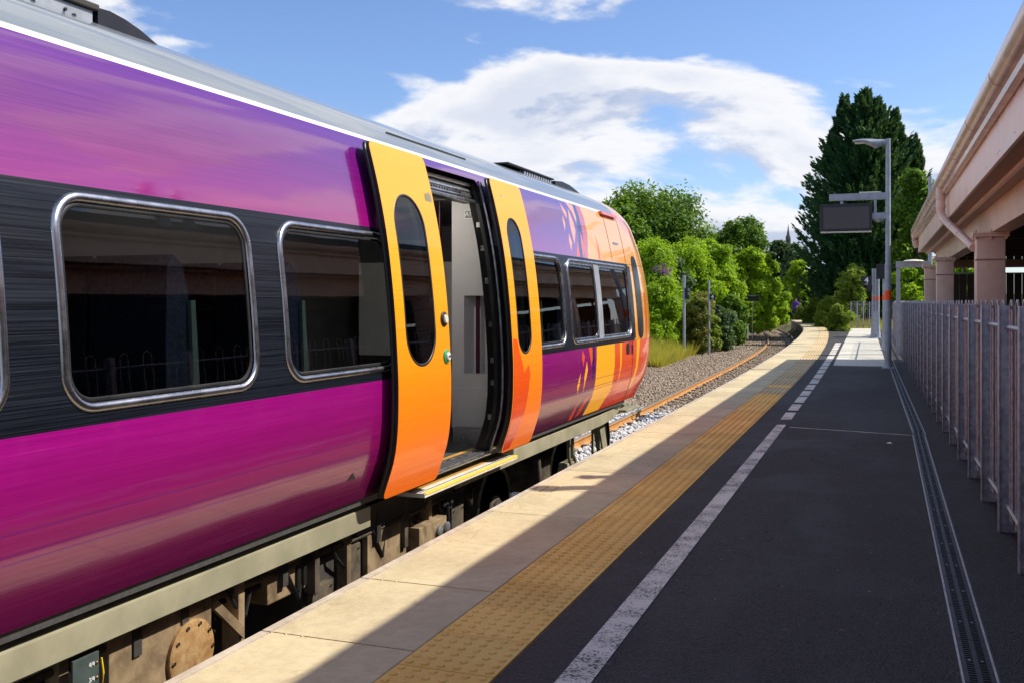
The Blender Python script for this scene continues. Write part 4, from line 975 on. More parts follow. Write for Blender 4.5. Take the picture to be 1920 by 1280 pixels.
for (x_, z_, r_, mt) in ((-2.985, 2.225, 0.022, 'steel'), (-2.99, 2.285, 0.014, 'stepwhite'), (-2.965, 2.185, 0.012, 'steel'), (-3.01, 2.255, 0.012, 'galv')):
    q = MB(); q.tube([(x_, 5.82, z_), (x_, 7.06, z_)], r_, 10); q.obj('runner_bar', mt, dw, True)
q = MB()
for k in range(26): q.box(-2.975, -2.962, 5.86 + k * 0.045, 5.882 + k * 0.045, 2.198, 2.215)
tag(q.obj('runner_chain', 'steel', dw), kind='stuff')
q = MB(); q.bbox(-3.04, -2.955, 6.80, 6.97, 2.168, 2.21, 0.008); q.obj('drive_unit', 'dark', dw)
# vestibule interior
q = MB(); q.box(-5.22, -3.06, 5.45, 7.45, 2.225, 2.24); q.obj('vestibule_ceiling', 'ceiling', dw)
q = MB(); q.cyl((-3.25, 6.95, 2.2245), (0, 0, -1), 0.045, 0.006, 20); q.obj('ceiling_light', 'lamp', dw)
pn = MB()   # draught screen facing the doorway, with a recess holding the grab rail
X0, X1 = -3.225, -2.80; Yp = 7.24
rx0, rx1, rz0, rz1 = -3.12, -2.93, 0.83, 1.44
for (xa, xb, za, zb) in ((X0, X1, rz1, 2.225), (X0, X1, 0.40, rz0), (X0, rx0, rz0, rz1), (rx1, X1, rz0, rz1)): pn.box(xa, xb, Yp, Yp + 0.03, za, zb)
pn.add([(rx0, Yp, rz0), (rx0 + 0.05, Yp + 0.09, rz0), (rx1 - 0.05, Yp + 0.09, rz0), (rx1, Yp, rz0), (rx0, Yp, rz1), (rx0 + 0.05, Yp + 0.09, rz1), (rx1 - 0.05, Yp + 0.09, rz1), (rx1, Yp, rz1)], [(0, 1, 5, 4), (1, 2, 6, 5), (2, 3, 7, 6), (0, 3, 2, 1), (4, 5, 6, 7)])
pn.box(X0, X0 + 0.02, Yp + 0.03, Yp + 0.35, 0.26, 2.225)
pn.obj('draught_screen', 'interior', dw)
q = MB(); q.tube([(-3.02, Yp + 0.045, rz0 + 0.002), (-3.02, Yp + 0.045, rz1 - 0.002)], 0.017, 12); q.obj('grab_rail', 'maroon', dw, True)
q = MB(); q.bbox(X0 + 0.04, X1 - 0.01, Yp - 0.006, Yp, 0.41, 0.72, 0.002); hatch = q.obj('access_hatch', 'interior', dw)
q = MB(); q.lathe((-2.905, Yp - 0.006, 0.665), (0, -1, 0), [(0.033, 0), (0.033, 0.006), (0.027, 0.008)], 20); q.obj('lock', 'stepwhite', hatch, True)
q = MB(); q.bbox(-2.925, -2.89, Yp - 0.008, Yp - 0.006, 0.545, 0.605, 0.0008); q.obj('latch', 'black', hatch)
q = MB(); q.box(X0 + 0.01, X1 - 0.04, Yp - 0.004, Yp + 0.02, 0.262, 0.398); q.obj('kick_plate', 'steel', dw)
sg = MB(); sg.bbox(-3.115, -3.045, Yp - 0.004, Yp, 2.045, 2.115, 0.001); sgo = sg.obj('coach_letter_sign', 'white', dw)
sg = MB(); sg.bbox(-3.109, -3.051, Yp - 0.0052, Yp - 0.0042, 2.051, 2.109, 0.0004); sg.obj('sign_face', 'signblack', sgo)
place_text('A1', 0.05, 'white', (-3.08, Yp - 0.0070, 2.08), (1, 0, 0), (0, 0, 1), sgo, bold=0.001)
q = MB(); q.box(-5.2, -3.26, 9.3, 9.35, 0.262, 2.165); q.obj('cab_bulkhead', 'interior_dark', dw)
q = MB(); q.box(-4.6, -3.55, 8.2, 8.25, 0.9, 1.75); q.obj('bulkhead_panel', 'interior', dw)
q = MB(); q.box(-3.52, -3.40, 8.18, 8.22, 1.45, 1.72); q.obj('emergency_panel', 'green', dw)
q = MB(); q.box(-3.42, -3.36, 8.0, 8.02, 1.05, 1.22); q.obj('notice', 'redsign', dw)
q = MB(); q.tube([(-3.45, 7.5, 0.262), (-3.45, 7.5, 2.225)], 0.017, 10); q.obj('grab_pole', 'maroon', dw, True)
# threshold, tread plate and footstep
q = MB(); q.box(-2.99, -2.94, 5.82, 7.06, 0.262, 0.268); q.obj('yellow_edge', 'stepbrown', dw)
q = MB()
for k in range(5): q.bbox(-2.938 + k * 0.026, -2.914 + k * 0.026, 5.82, 7.04, 0.262 - k * 0.006, 0.272 - k * 0.006, 0.003)
q.obj('tread_plate', 'steel', dw)
fstep = MB(); fstep.bbox(-3.02, -2.735, 5.72, 7.42, 0.150, 0.178, 0.004); fso = fstep.obj('footstep', 'stepwhite', train)
for (xa, xb, mt) in ((-2.755, -2.737, 'safetyyellow'), (-2.865, -2.832, 'stepbrown'), (-2.780, -2.776, 'black')):
    q = MB(); q.box(xa, xb, 5.73, 7.41, 0.1785, 0.181); q.obj('step_strip', mt, fso)
q = MB(); q.box(-2.734, -2.731, 5.73, 7.41, 0.168, 0.1775); q.obj('step_nosing', 'safetyyellow', fso)
vl = bpy.data.lights.new('vestibule_lamp', 'POINT'); vl.energy = 9.0; vl.shadow_soft_size = 0.06; vl.color = (1.0, 0.93, 0.82)
vlo = bpy.data.objects.new('vestibule_lamp', vl); COL.objects.link(vlo); vlo.location = (-3.45, 6.55, 2.12); vlo.parent = dw; vlo.matrix_parent_inverse = Matrix.Translation((2.9, -6.45, -0.3)) @ Matrix.Identity(4)
# ---- seats by the windows
def seat(x, y):
    s = MB()
    prof = [(0.0, 0.62), (0.10, 0.62), (0.13, 1.05), (0.10, 1.42), (0.06, 1.56), (0.0, 1.60), (-0.04, 1.55), (-0.05, 1.2), (-0.04, 0.8)]
    s.add([(x + w, y + a, z) for w in (-0.21, 0.21) for a, z in prof], [tuple(range(9)), tuple(range(17, 8, -1))] + [(k, (k + 1) % 9, 9 + (k + 1) % 9, 9 + k) for k in range(9)])
    s.bbox(x - 0.21, x + 0.21, y - 0.48, y + 0.02, 0.62, 0.72, 0.03); o = s.obj('seat', 'seat', train)
    e = MB(); e.add([(x + 0.212 + w, y + a, z) for w in (0, 0.02) for a, z in [(0.02, 0.62), (0.13, 0.62), (0.15, 1.05), (0.12, 1.40), (0.09, 1.40), (0.11, 1.05)]], [tuple(range(6)), tuple(range(11, 5, -1))] + [(k, (k + 1) % 6, 6 + (k + 1) % 6, 6 + k) for k in range(6)]); e.obj('seat_shell', 'seatside', o)
    l = MB(); l.box(x - 0.03, x + 0.03, y - 0.3, y - 0.1, 0.262, 0.62); l.obj('pedestal', 'dark', o)
for y_ in (0.2, 1.05, 1.95, 2.8, 3.55, 4.45):
    for x_ in (-3.12, -3.57): seat(x_, y_)
seat(-3.12, 8.35); seat(-3.5, 10.2)
# ---- skirt beam below the body
sk = MB(); skp = [(-2.98, 0.262), (-2.935, 0.262), (-2.925, 0.190), (-2.870, 0.180), (-2.868, 0.172), (-2.868, 0.062), (-2.885, 0.052), (-2.98, 0.052)]
for (ya, yb, nm) in ((-8.0, 5.25, 'skirt_beam'), (6.55, 11.6, 'skirt_beam')):
    q = MB(); vs = []; st_n = [ya, yb] if yb < 8 else [6.55, 9, 10.4, 10.9, 11.3, 11.6]
    for yq in st_n:
        lift = 0.0 if yq < 10.4 else 0.05 * (yq - 10.4) ** 1.3; dxi = 0 if yq < 10.9 else -0.12 * (yq - 10.9)
        vs += [(x + dxi, yq, (z if z > 0.2 else z + lift)) for x, z in skp]
    n = len(skp); q.add(vs, [(i * n + k, i * n + (k + 1) % n, (i + 1) * n + (k + 1) % n, (i + 1) * n + k) for i in range(len(st_n) - 1) for k in range(n)] + [tuple(range(n)), tuple(range((len(st_n) - 1) * n, len(st_n) * n))])
    q.obj(nm, 'skirt', train)
q = MB(); q.box(-3.02, -2.955, 5.25, 6.55, 0.0, 0.15); q.obj('sill_member', 'dark', train)
# lower solebar slot under the doorway
q = MB(); q.box(-2.90, -2.875, 6.0, 6.5, 0.06, 0.15); q.obj('step_bracket', 'dark', train)
# ---- underframe equipment
def ub(name, mat, *a, b=0.008, parent=train):
    q = MB(); q.bbox(*a, b); return q.obj(name, mat, parent)
ub('fuel_tank', 'tan', -4.6, -2.96, 3.22, 3.88, -0.62, 0.09)
q = MB(); q.lathe((-2.96, 3.72, -0.20), (1, 0, 0), [(0.155, 0), (0.155, 0.018), (0.145, 0.024)], 32); tcv = q.obj('tank_cover', 'rustcover', train, True)
q = MB()
for k in range(10): q.cyl((-2.936, 3.72 + 0.135 * math.cos(k * 0.628), -0.20 + 0.135 * math.sin(k * 0.628)), (1, 0, 0), 0.009, 0.008, 6)
q.obj('cover_bolts', 'steel', tcv)
gpl = ub('fuel_gauge_plate', 'plate', -2.895, -2.885, 2.95, 3.085, -0.42, 0.03, b=0.002)
for k, tx in enumerate(('4/4', '3/4', '2/4')):
    z_ = -0.012 - k * 0.058
    q = MB(); q.lathe((-2.885, 3.072, z_), (1, 0, 0), [(0.006, 0), (0.006, 0.004), (0.004, 0.006)], 10); q.obj('level_plug', 'brass', gpl)
    place_text(tx, 0.024, 'white', (-2.8835, 3.045, z_), (0, 1, 0), (0, 0, 1), gpl)
q = MB()   # pump pictogram: outlined body, hose
for (ya, yb, za, zb) in ((2.982, 2.988, -0.20, -0.105), (3.008, 3.014, -0.20, -0.105), (2.982, 3.014, -0.111, -0.105), (2.982, 3.014, -0.15, -0.145), (2.975, 3.02, -0.206, -0.20), (3.018, 3.023, -0.18, -0.11)): q.box(-2.8848, -2.8838, ya, yb, za, zb)
q.obj('pump_pictogram', 'white', gpl)
q = MB(); q.tube([(-2.88, 3.093, 0.0), (-2.875, 3.098, -0.06), (-2.88, 3.094, -0.14)], 0.004, 6); q.obj('yellow_handle', 'safetyyellow', gpl, True)
q = MB(); q.extr([(-0.02, -0.03), (0.02, -0.03), (0.02, 0.03), (-0.02, 0.03)], [(-3.02, 3.86, 0.05), (-2.95, 4.10, -0.22)]); q.obj('tank_strut', 'tan', train)
ub('air_reservoir_box', 'dark', -4.8, -3.05, 4.0, 4.25, -0.5, 0.05)
q = MB(); q.tube([(-3.0, 4.12, -0.42), (-3.0, 4.45, -0.42)], 0.11, 16); q.obj('air_cylinder', 'tan', train, True)
eqb = ub('equipment_case', 'tan', -4.6, -2.98, 4.36, 4.72, -0.17, 0.06)
q = MB(); q.box(-2.981, -2.965, 4.62, 4.65, -0.16, -0.02); q.box(-2.981, -2.965, 4.68, 4.71, -0.15, 0.02); q.obj('case_hinge', 'black', eqb)
ub('engine_raft', 'dark', -4.9, -3.02, 4.75, 7.0, -0.55, 0.02)
ub('side_panel', 'tan', -3.02, -2.98, 5.42, 6.02, -0.42, -0.04)
bk = ub('bracket_block', 'tan', -3.02, -2.90, 5.98, 6.42, -0.26, -0.11)
q = MB()
for yq in (6.28, 6.40): q.lathe((-2.90, yq, -0.19), (1, 0, 0), [(0.04, 0), (0.04, 0.02), (0.03, 0.025)], 16)
q.obj('bracket_bush', 'galv', bk, True)
q = MB(); q.tube([(-2.93, 6.50, -0.05), (-2.92, 6.52, -0.3), (-2.95, 6.51, -0.6)], 0.012, 8); q.obj('hose', 'black', train, True)
q = MB()
for yq in (6.55, 6.63): q.lathe((-2.98, yq, -0.06), (1, 0, 0), [(0.022, 0), (0.022, 0.03), (0.014, 0.04)], 12)
q.obj('hose_cocks', 'steel', train, True)
ub('lower_tank_rail', 'bogie', -3.06, -2.99, 5.1, 7.2, -0.62, -0.5)
for k, (x_, z_, r_, ya, yb) in enumerate(((-2.99, -0.02, 0.018, -6, 6.9), (-3.03, -0.07, 0.012, -6, 6.9), (-3.0, 0.035, 0.010, 2.0, 7.4), (-3.02, -0.50, 0.03, 3.9, 5.2), (-2.99, -0.34, 0.016, 4.7, 7.3))):
    q = MB(); q.tube([(x_, ya + (yb - ya) * i / 12, z_ - 0.012 * math.sin(i * 1.9 + k)) for i in range(13)], r_, 8); q.obj('brake_pipe', ('bogie', 'black', 'dark', 'tan', 'bogie')[k], train, True)
for k in range(13):
    yk = 2.2 + k * 0.36 + 0.1 * rnd.random(); q = MB(); q.bbox(-3.05, -2.95, yk, yk + 0.05, -0.10 - 0.12 * (k % 3), 0.10, 0.004); q.obj('hanger_bracket', ('dark', 'bogie', 'tan')[k % 3], train)
for k in range(7):
    yk = 4.0 + k * 0.48; q = MB(); q.tube([(-2.99, yk, 0.06), (-2.965, yk + 0.06, -0.08), (-2.975, yk + 0.16, -0.16 - 0.05 * (k % 2)), (-3.0, yk + 0.24, -0.05)], 0.011, 7); q.obj('cable_loop', 'black', train, True)
for (ya, za, zb) in ((4.80, -0.50, -0.20), (5.12, -0.36, -0.06), (6.70, -0.44, -0.12)):
    bx2 = ub('junction_box', 'bogie', -3.05, -2.985, ya, ya + 0.22, za, zb)
    q = MB()
    for yy_ in (ya + 0.03, ya + 0.19):
        for zz_ in (za + 0.03, zb - 0.03): q.cyl((-2.985, yy_, zz_), (1, 0, 0), 0.009, 0.008, 6)
    q.obj('lid_bolts', 'steel', bx2)
# bogies
def bogie(yc):
    bg_ = empty('bogie', (-4.07, yc, RAILZ)); bg_.parent = train; bg_.matrix_parent_inverse = WM[train.name].inverted()
    for wy in (-0.98, 0.98):
        for sx in (-1, 1):
            cx = CXT + sx * 0.745; cz = RAILZ + 0.42
            q = MB(); q.lathe((cx - sx * 0.075, yc + wy, cz), (sx, 0, 0), [(0.455, 0.0), (0.455, 0.022), (0.42, 0.035), (0.415, 0.135), (0.36, 0.138), (0.345, 0.110), (0.15, 0.085), (0.13, 0.15), (0.09, 0.165)], 40)
            q.obj('wheel', 'bogie', bg_, True)
            if sx > 0:
                q = MB(); q.lathe((cx + 0.0645, yc + wy, cz), (1, 0, 0), [(0.418, 0), (0.418, 0.004), (0.366, 0.0045), (0.366, 0.0)], 40); q.obj('wheel_rim', 'steel', bg_, True)
                q = MB()
                for k in range(8): q.cyl((cx + 0.03, yc + wy + 0.26 * math.cos(k * 0.785), cz + 0.26 * math.sin(k * 0.785)), (1, 0, 0), 0.022, 0.02, 8)
                q.obj('wheel_bolts', 'galv', bg_)
                q = MB(); q.lathe((cx + 0.075, yc + wy, cz), (1, 0, 0), [(0.10, 0), (0.10, 0.03), (0.07, 0.04)], 16); q.obj('axle_end', 'dark', bg_, True)
    for sx in (-1, 1):
        x = CXT + sx * 0.50
        q = MB(); q.extr([(-0.08, -0.09), (0.08, -0.09), (0.08, 0.09), (-0.08, 0.09)], [(x, yc - 1.35, -0.30), (x, yc - 0.75, -0.18), (x, yc - 0.35, -0.42), (x, yc + 0.35, -0.42), (x, yc + 0.75, -0.18), (x, yc + 1.35, -0.30)]); q.obj('side_frame', 'bogie', bg_)
        q = MB(); q.lathe((x + sx * 0.10, yc, -0.40), (0, 0, 1), [(0.16, 0), (0.19, 0.08), (0.17, 0.16), (0.20, 0.24), (0.16, 0.32)], 18); q.obj('air_spring', 'black', bg_, True)
        x = CXT + sx * 0.93
        q = MB(); q.tube([(x + sx * 0.13, yc - 0.55, -0.05), (x + sx * 0.14, yc - 0.50, -0.45)], 0.035, 10); q.obj('damper', 'bogie', bg_, True); q = MB(); q.tube([(x + sx * 0.13, yc + 0.42, 0.02), (x + sx * 0.13, yc + 0.44, -0.18), (x + sx * 0.13, yc + 0.50, -0.26)], 0.02, 8); q.obj('damper_pipe', 'skirt', bg_, True); q = MB(); q.tube([(x + sx * 0.13, yc + 0.56, 0.02), (x + sx * 0.13, yc + 0.57, -0.16), (x + sx * 0.13, yc + 0.66, -0.24), (x + sx * 0.13, yc + 0.66, -0.36)], 0.02, 8); q.obj('damper_pipe', 'skirt', bg_, True)
        q = MB(); q.bbox(x + sx * 0.08 - 0.05, x + sx * 0.08 + 0.05, yc + 0.40, yc + 0.74, -0.34, -0.24, 0.015); q.obj('damper_bracket', 'skirt', bg_)
    q = MB(); q.bbox(CXT - 0.95, CXT + 0.95, yc - 0.2, yc + 0.2, -0.45, -0.15, 0.03); q.obj('transom', 'bogie', bg_)
    for yq in (1.16, 1.42):
        q = MB(); q.box(-2.98, -2.955, yc + yq, yc + yq + 0.03, -0.24, 0.10); q.box(-2.98, -2.955, yc + yq, yc + yq + 0.13, -0.26, -0.23); q.obj('lamp_bracket', 'skirt', bg_)
    return bg_
bogie(9.23); bogie(-5.5)
# nose underside: obstacle deflector, coupler and hoses
q = MB(); q.add([(x, y_, z) for (y_, z) in ((10.55, 0.08), (10.75, 0.08), (11.05, -0.52), (10.90, -0.55)) for x in (-3.02, -2.94)], [(0, 2, 4, 6), (1, 7, 5, 3), (0, 1, 3, 2), (2, 3, 5, 4), (4, 5, 7, 6), (6, 7, 1, 0)]); q.obj('lifeguard', 'skirt', train)
q = MB(); q.bbox(-5.1, -3.05, 11.5, 12.3, 0.02, 0.16, 0.03); q.obj('buffer_beam', 'skirt', train)
q = MB(); q.bbox(-4.25, -3.9, 12.1, 12.9, -0.30, 0.0, 0.04); q.obj('coupler', 'dark', train)
for k, (x_, y_) in enumerate(((-3.05, 11.10), (-3.12, 11.25), (-3.10, 11.42), (-3.2, 11.6))):
    q = MB(); q.tube([(x_, y_, 0.06), (x_ + 0.02, y_ + 0.03, -0.18), (x_, y_ + 0.07, -0.36 - 0.05 * (k % 2))], 0.03, 8); q.obj('jumper_hose', 'black', train, True)
q = MB(); q.bbox(-3.2, -2.83, 11.35, 11.95, 0.10, 0.13, 0.008); q.obj('cab_step', 'skirt', train)
# ---- roof equipment
def roofrim(p0, p1, sA, h, name, mat):
    q = MB(); a = [surf(p, sA, 0.0) for p in (p0, p1)]; return q
x_r = -3.42
rb = MB(); rb.bbox(-4.7, x_r, -6.0, 3.62, 2.58, 2.735, 0.008); rbo = rb.obj('roof_equipment_pod', 'galvpost', train)
rt = MB(); rt.bbox(-4.7, x_r + 0.02, -6.0, 3.64, 2.737, 2.765, 0.006); rt.obj('pod_lid', 'dark', rbo)
rl = MB(); rl.bbox(x_r + 0.001, x_r + 0.06, -6.0, 4.0, 2.605, 2.620, 0.004); rl.obj('pod_flange', 'galv', rbo)
rv = MB()
for k in range(16):
    yk = 0.0 + k * 0.23
    rv.cyl((x_r + 0.001, yk, 2.695), (1, 0, 0), 0.008, 0.008, 8); rv.cyl((x_r + 0.001, yk + 0.05, 2.68), (1, 0, 0), 0.010, 0.008, 8)
for yk in (3.3, 3.4, 3.52): rv.cyl((x_r - 0.02, yk, 2.765), (0, 0, 1), 0.010, 0.012, 8)
rv.obj('pod_bolts', 'signblack', rbo)
wd = MB(); prof = [(3.645, 2.58), (3.645, 2.755), (3.72, 2.76), (3.82, 2.748), (3.93, 2.722), (4.05, 2.68), (4.18, 2.635), (4.18, 2.58)]
wd.add([(x, y_, z) for x in (-4.7, x_r + 0.005) for y_, z in prof], [tuple(range(8)), tuple(range(15, 7, -1))] + [(k, (k + 1) % 8, 8 + (k + 1) % 8, 8 + k) for k in range(8)]); wd.obj('pod_fairing', 'signblack', rbo)
ac = MB(); ac.bbox(-4.7, -3.46, 9.45, 10.50, 2.60, 2.73, 0.008); aco = ac.obj('air_conditioning_unit', 'dark', train)
q = MB(); q.bbox(-4.7, -3.43, 9.05, 10.48, 2.732, 2.75, 0.005); q.obj('unit_lid', 'signblack', aco)
for k in range(12):
    q = MB(); q.box(-3.459, -3.446, 9.55 + k * 0.075, 9.59 + k * 0.075, 2.66, 2.725); q.obj('louvre', 'galvpost', aco)
af = MB(); prof = [(10.55, 2.55), (10.55, 2.735), (10.8, 2.755), (11.1, 2.745), (11.5, 2.69), (11.9, 2.59), (12.0, 2.40), (10.9, 2.40)]
af.add([(x, y_, z) for x in (-4.6, -3.44) for y_, z in prof], [tuple(range(8)), tuple(range(15, 7, -1))] + [(k, (k + 1) % 8, 8 + (k + 1) % 8, 8 + k) for k in range(8)]); af.obj('roof_fairing', 'signblack', train)

# ================================================================== PLATFORM FURNITURE
def ring_band(c, r, z0, z1, name, mat, parent):
    q = MB(); q.tube([(c[0], c[1], z0), (c[0], c[1], z1)], r, 20); return q.obj(name, mat, parent, True)
px_, py_ = 0.055, 22.29
ip = empty('display_post', (px_, py_, 0), 'tall grey lamp post with crossarm holding the train display, orange band', 'post')
q = MB(); q.tube([(px_, py_, 0), (px_, py_, 2.15)], 0.066, 18); q.obj('lower_post', 'galvpost', ip, True)
q = MB(); q.tube([(px_, py_, 2.15), (px_, py_, 2.19), (px_, py_, 4.80)], [0.066, 0.054, 0.047], 18); q.obj('upper_post', 'galvpost', ip, True)
ring_band((px_, py_), 0.0685, 1.42, 1.62, 'orange_band', 'orangeband', ip)
q = MB(); q.bbox(px_ - 0.12, px_ + 0.12, py_ - 0.12, py_ + 0.12, 0, 0.02, 0.004); q.cyl((px_, py_, 0.02), (0, 0, 1), 0.085, 0.12, 18, 0, 0.07); q.obj('base_flange', 'galvpost', ip, True)
q = MB(); q.bbox(px_ + 0.056, px_ + 0.072, py_ - 0.07, py_ + 0.07, 0.5, 0.95, 0.004); q.obj('access_door', 'galvpost', ip)
lh = MB(); prof = [(0.0, 4.66, 4.78), (-0.10, 4.66, 4.79), (-0.24, 4.60, 4.80), (-0.34, 4.66, 4.81), (-0.46, 4.72, 4.82), (-0.60, 4.745, 4.815), (-0.70, 4.77, 4.80)]
vs = []
for (a, zb, zt), w in zip(prof, (0.05, 0.07, 0.10, 0.12, 0.125, 0.11, 0.06)):
    for k in range(10):
        t = 2 * math.pi * k / 10; vs.append((px_ + a, py_ + w * math.cos(t), (zb + zt) / 2 + (zt - zb) / 2 * math.sin(t)))
lh.add(vs, [(i * 10 + k, i * 10 + (k + 1) % 10, (i + 1) * 10 + (k + 1) % 10, (i + 1) * 10 + k) for i in range(6) for k in range(10)] + [tuple(range(10)), tuple(range(60, 70))])
lho = lh.obj('lamp_head', 'galvpost', ip, True)
q = MB(); q.bbox(px_ - 0.66, px_ - 0.40, py_ - 0.08, py_ + 0.08, 4.728, 4.742, 0.004); q.obj('lamp_lens', 'stepwhite', lho)
q = MB(); q.bbox(-1.12, px_, py_ - 0.045, py_ + 0.045, 3.53, 3.67, 0.008); q.obj('crossarm', 'galvpost', ip)
q = MB(); q.bbox(-0.90, -0.84, py_ - 0.03, py_ + 0.03, 3.452, 3.53, 0.004); q.bbox(-0.225, -0.17, py_ - 0.03, py_ + 0.03, 3.10, 3.53, 0.004); q.obj('hanger', 'galvpost', ip)
q = MB(); q.bbox(-0.262, px_, py_ - 0.035, py_ + 0.035, 3.12, 3.25, 0.006); q.obj('lower_arm', 'galvpost', ip)
q = MB(); q.lathe((-0.12, py_, 3.121), (0, 0, -1), [(0.11, 0), (0.09, 0.04), (0.03, 0.065)], 18); q.obj('speaker_cap', 'galvpost', ip, True)
q = MB(); q.bbox(-0.52, -0.08, py_ - 0.03, py_ + 0.03, 3.671, 3.70, 0.01); q.obj('cable_tray', 'stepwhite', ip)
ds = empty('display_screen', (-0.78, py_, 2.85), 'dark train information display hanging from the lamp post crossarm', 'display')
q = MB(); q.bbox(-1.305, -0.263, py_ - 0.09, py_ + 0.09, 2.875, 3.452, 0.012); q.obj('case', 'signblack', ds)
q = MB(); q.box(-1.235, -0.315, py_ - 0.0935, py_ - 0.0905, 2.93, 3.385); q.obj('screen', 'screen', ds)
q = MB(); q.bbox(-1.295, -0.273, py_ - 0.085, py_ + 0.085, 2.852, 2.874, 0.004); q.obj('bottom_trim', 'stepwhite', ds)
# two further posts on the platform
def band_post(x, y, r, h, label):
    t = empty('platform_post', (x, y, 0), label, 'post', None)
    q = MB(); q.tube([(x, y, 0), (x, y, h)], r, 16); q.obj('post', 'galvpost', t, True)
    ring_band((x, y), r + 0.003, 1.42, 1.58, 'orange_band', 'orangeband', t)
    q = MB(); q.bbox(x - r * 1.8, x + r * 1.8, y - r * 1.8, y + r * 1.8, 0, 0.03, 0.005); q.cyl((x, y, 0.03), (0, 0, 1), r * 1.35, 0.45, 14, 0, r * 1.1); q.obj('base', 'galvpost', t, True); return t
pb = band_post(0.0, 30.0, 0.075, 2.42, 'short grey post with black sign box just left of the lamp post')
q = MB(); q.bbox(-0.24, 0.0, 29.82, 29.90, 2.02, 2.44, 0.006); q.bbox(-0.14, 0.14, 29.80, 29.91, 2.02, 2.30, 0.006); q.obj('sign_box', 'signblack', pb)
pc = band_post(-0.34, 40.0, 0.14, 2.62, 'thick grey ribbed post carrying the black 4 sign at the walkway')
for k in (-1, 0, 1):
    q = MB(); q.bbox(-0.34 + k * 0.09 - 0.02, -0.34 + k * 0.09 + 0.02, 39.83, 39.88, 0.3, 2.62, 0.004); q.obj('rib', 'galv', pc)
q = MB(); q.bbox(-0.42, -0.22, 39.70, 39.84, 0.15, 1.02, 0.01); q.obj('control_box', 'galvpost', pc)
s4 = empty('stop_sign', (-0.70, 39.9, 2.0), 'black sign with white 4 on the thick post by the pale walkway', 'sign')
q = MB(); q.bbox(-0.83, -0.48, 39.86, 39.89, 1.98, 2.34, 0.006); q.bbox(-0.66, -0.46, 39.86, 39.89, 1.78, 1.99, 0.006); p4 = q.obj('panel', 'signblack', s4)
place_text('4', 0.28, 'white', (-0.66, 39.855, 2.18), (1, 0, 0), (0, 0, 1), p4, bold=0.006)
q = MB(); q.box(-0.72, -0.60, 39.853, 39.859, 2.03, 2.045); q.obj('underline', 'white', p4)
# portal frame beyond the canopy
pfm = empty('portal_frame', (0.6, 28.2, 0), 'grey steel frame with crossbar standing at the far end of the canopy', 'frame')
for x in (0.32, 1.06): 
    q = MB(); q.bbox(x - 0.05, x + 0.05, 28.15, 28.25, 0, 2.28, 0.006); q.obj('upright', 'galvpost', pfm)
q = MB(); q.bbox(0.26, 1.12, 28.13, 28.27, 2.28, 2.44, 0.008); q.obj('crossbar', 'galvpost', pfm)
q = MB(); q.lathe((0.70, 28.2, 2.44), (0, 0, 1), [(0.26, 0), (0.22, 0.03), (0.08, 0.05)], 20); q.obj('dome', 'stepwhite', pfm, True)
lp = empty('lamp_post', (1.40, 36.0, 0), 'grey lamp post top rising behind the canopy gutter', 'post')
q = MB(); q.tube([(1.40, 36, 0), (1.40, 36, 5.55)], [0.075, 0.06], 14); q.obj('post', 'galvpost', lp, True)
q = MB(); q.tube([(1.40, 36, 5.30), (1.62, 36, 5.32)], 0.03, 10); q.bbox(1.60, 2.2, 35.9, 36.1, 5.26, 5.38, 0.03); q.obj('lamp_arm', 'galvpost', lp, True)
# line-side signs on the far side of the track
t = empty('lineside_post', (-8.16, 43.0, -0.8), 'tall grey pole with dark box beside the bushes nearest the train nose', 'post')
q = MB(); q.tube([(-8.16, 43, -0.85), (-8.16, 43, 2.52)], 0.062, 12); q.obj('pole', 'galvpost', t, True)
q = MB(); q.bbox(-8.11, -7.93, 42.93, 43.07, 1.48, 1.98, 0.01); bx_ = q.obj('signal_box', 'signblack', t)
q = MB(); q.bbox(-7.985, -7.935, 42.92, 42.93, 1.84, 1.95, 0.003); q.bbox(-7.985, -7.935, 42.92, 42.93, 1.66, 1.78, 0.003); q.obj('label_plates', 'galv', bx_)
t = empty('lineside_post', (-7.5, 45.5, -1.0), 'slimmer grey pole before the bushes carrying a small black sign', 'post')
q = MB(); q.tube([(-7.5, 45.5, -1.1), (-7.5, 45.5, 2.34)], 0.05, 12); q.obj('pole', 'galvpost', t, True)
s4 = empty('stop_sign', (-7.32, 45.43, 1.4), 'small black sign with white 4 among the bushes across the track', 'sign')
q = MB(); q.bbox(-7.46, -7.20, 45.41, 45.44, 1.43, 1.71, 0.004); p4 = q.obj('panel', 'signblack', s4)
place_text('4', 0.23, 'white', (-7.33, 45.405, 1.59), (1, 0.0, 0), (0, 0, 1), p4, bold=0.005)
q = MB(); q.box(-7.40, -7.26, 45.403, 45.409, 1.455, 1.47); q.obj('underline', 'white', p4)
t = empty('lineside_board', (-7.35, 60, -0.7), 'wide dark board on a thin post across the curving track', 'sign')
q = MB(); q.tube([(-7.35, 60, -0.8), (-7.35, 60, 1.72)], 0.022, 8); q.obj('thin_post', 'galv', t, True)
q = MB(); q.bbox(-7.77, -6.93, 59.94, 59.97, 1.40, 1.74, 0.004); q.obj('board', 'signblack', t)
q = MB(); q.box(-7.75, -6.95, 59.935, 59.9395, 1.735, 1.75); q.box(-7.5, -7.2, 59.935, 59.9395, 1.69, 1.73); q.obj('board_bracket', 'galv', t)
t = empty('relay_cabinet', (-7.5, 58, -0.8), 'squat blue-grey cabinet below the wide lineside board', 'cabinet')
q = MB(); q.bbox(-7.7, -7.34, 57.85, 58.15, -0.75, 0.05, 0.03); q.obj('case', 'galvpost', t)
q = MB(); q.bbox(-7.66, -7.38, 57.84, 57.852, -0.65, -0.02, 0.004); q.obj('door', 'plate', t)
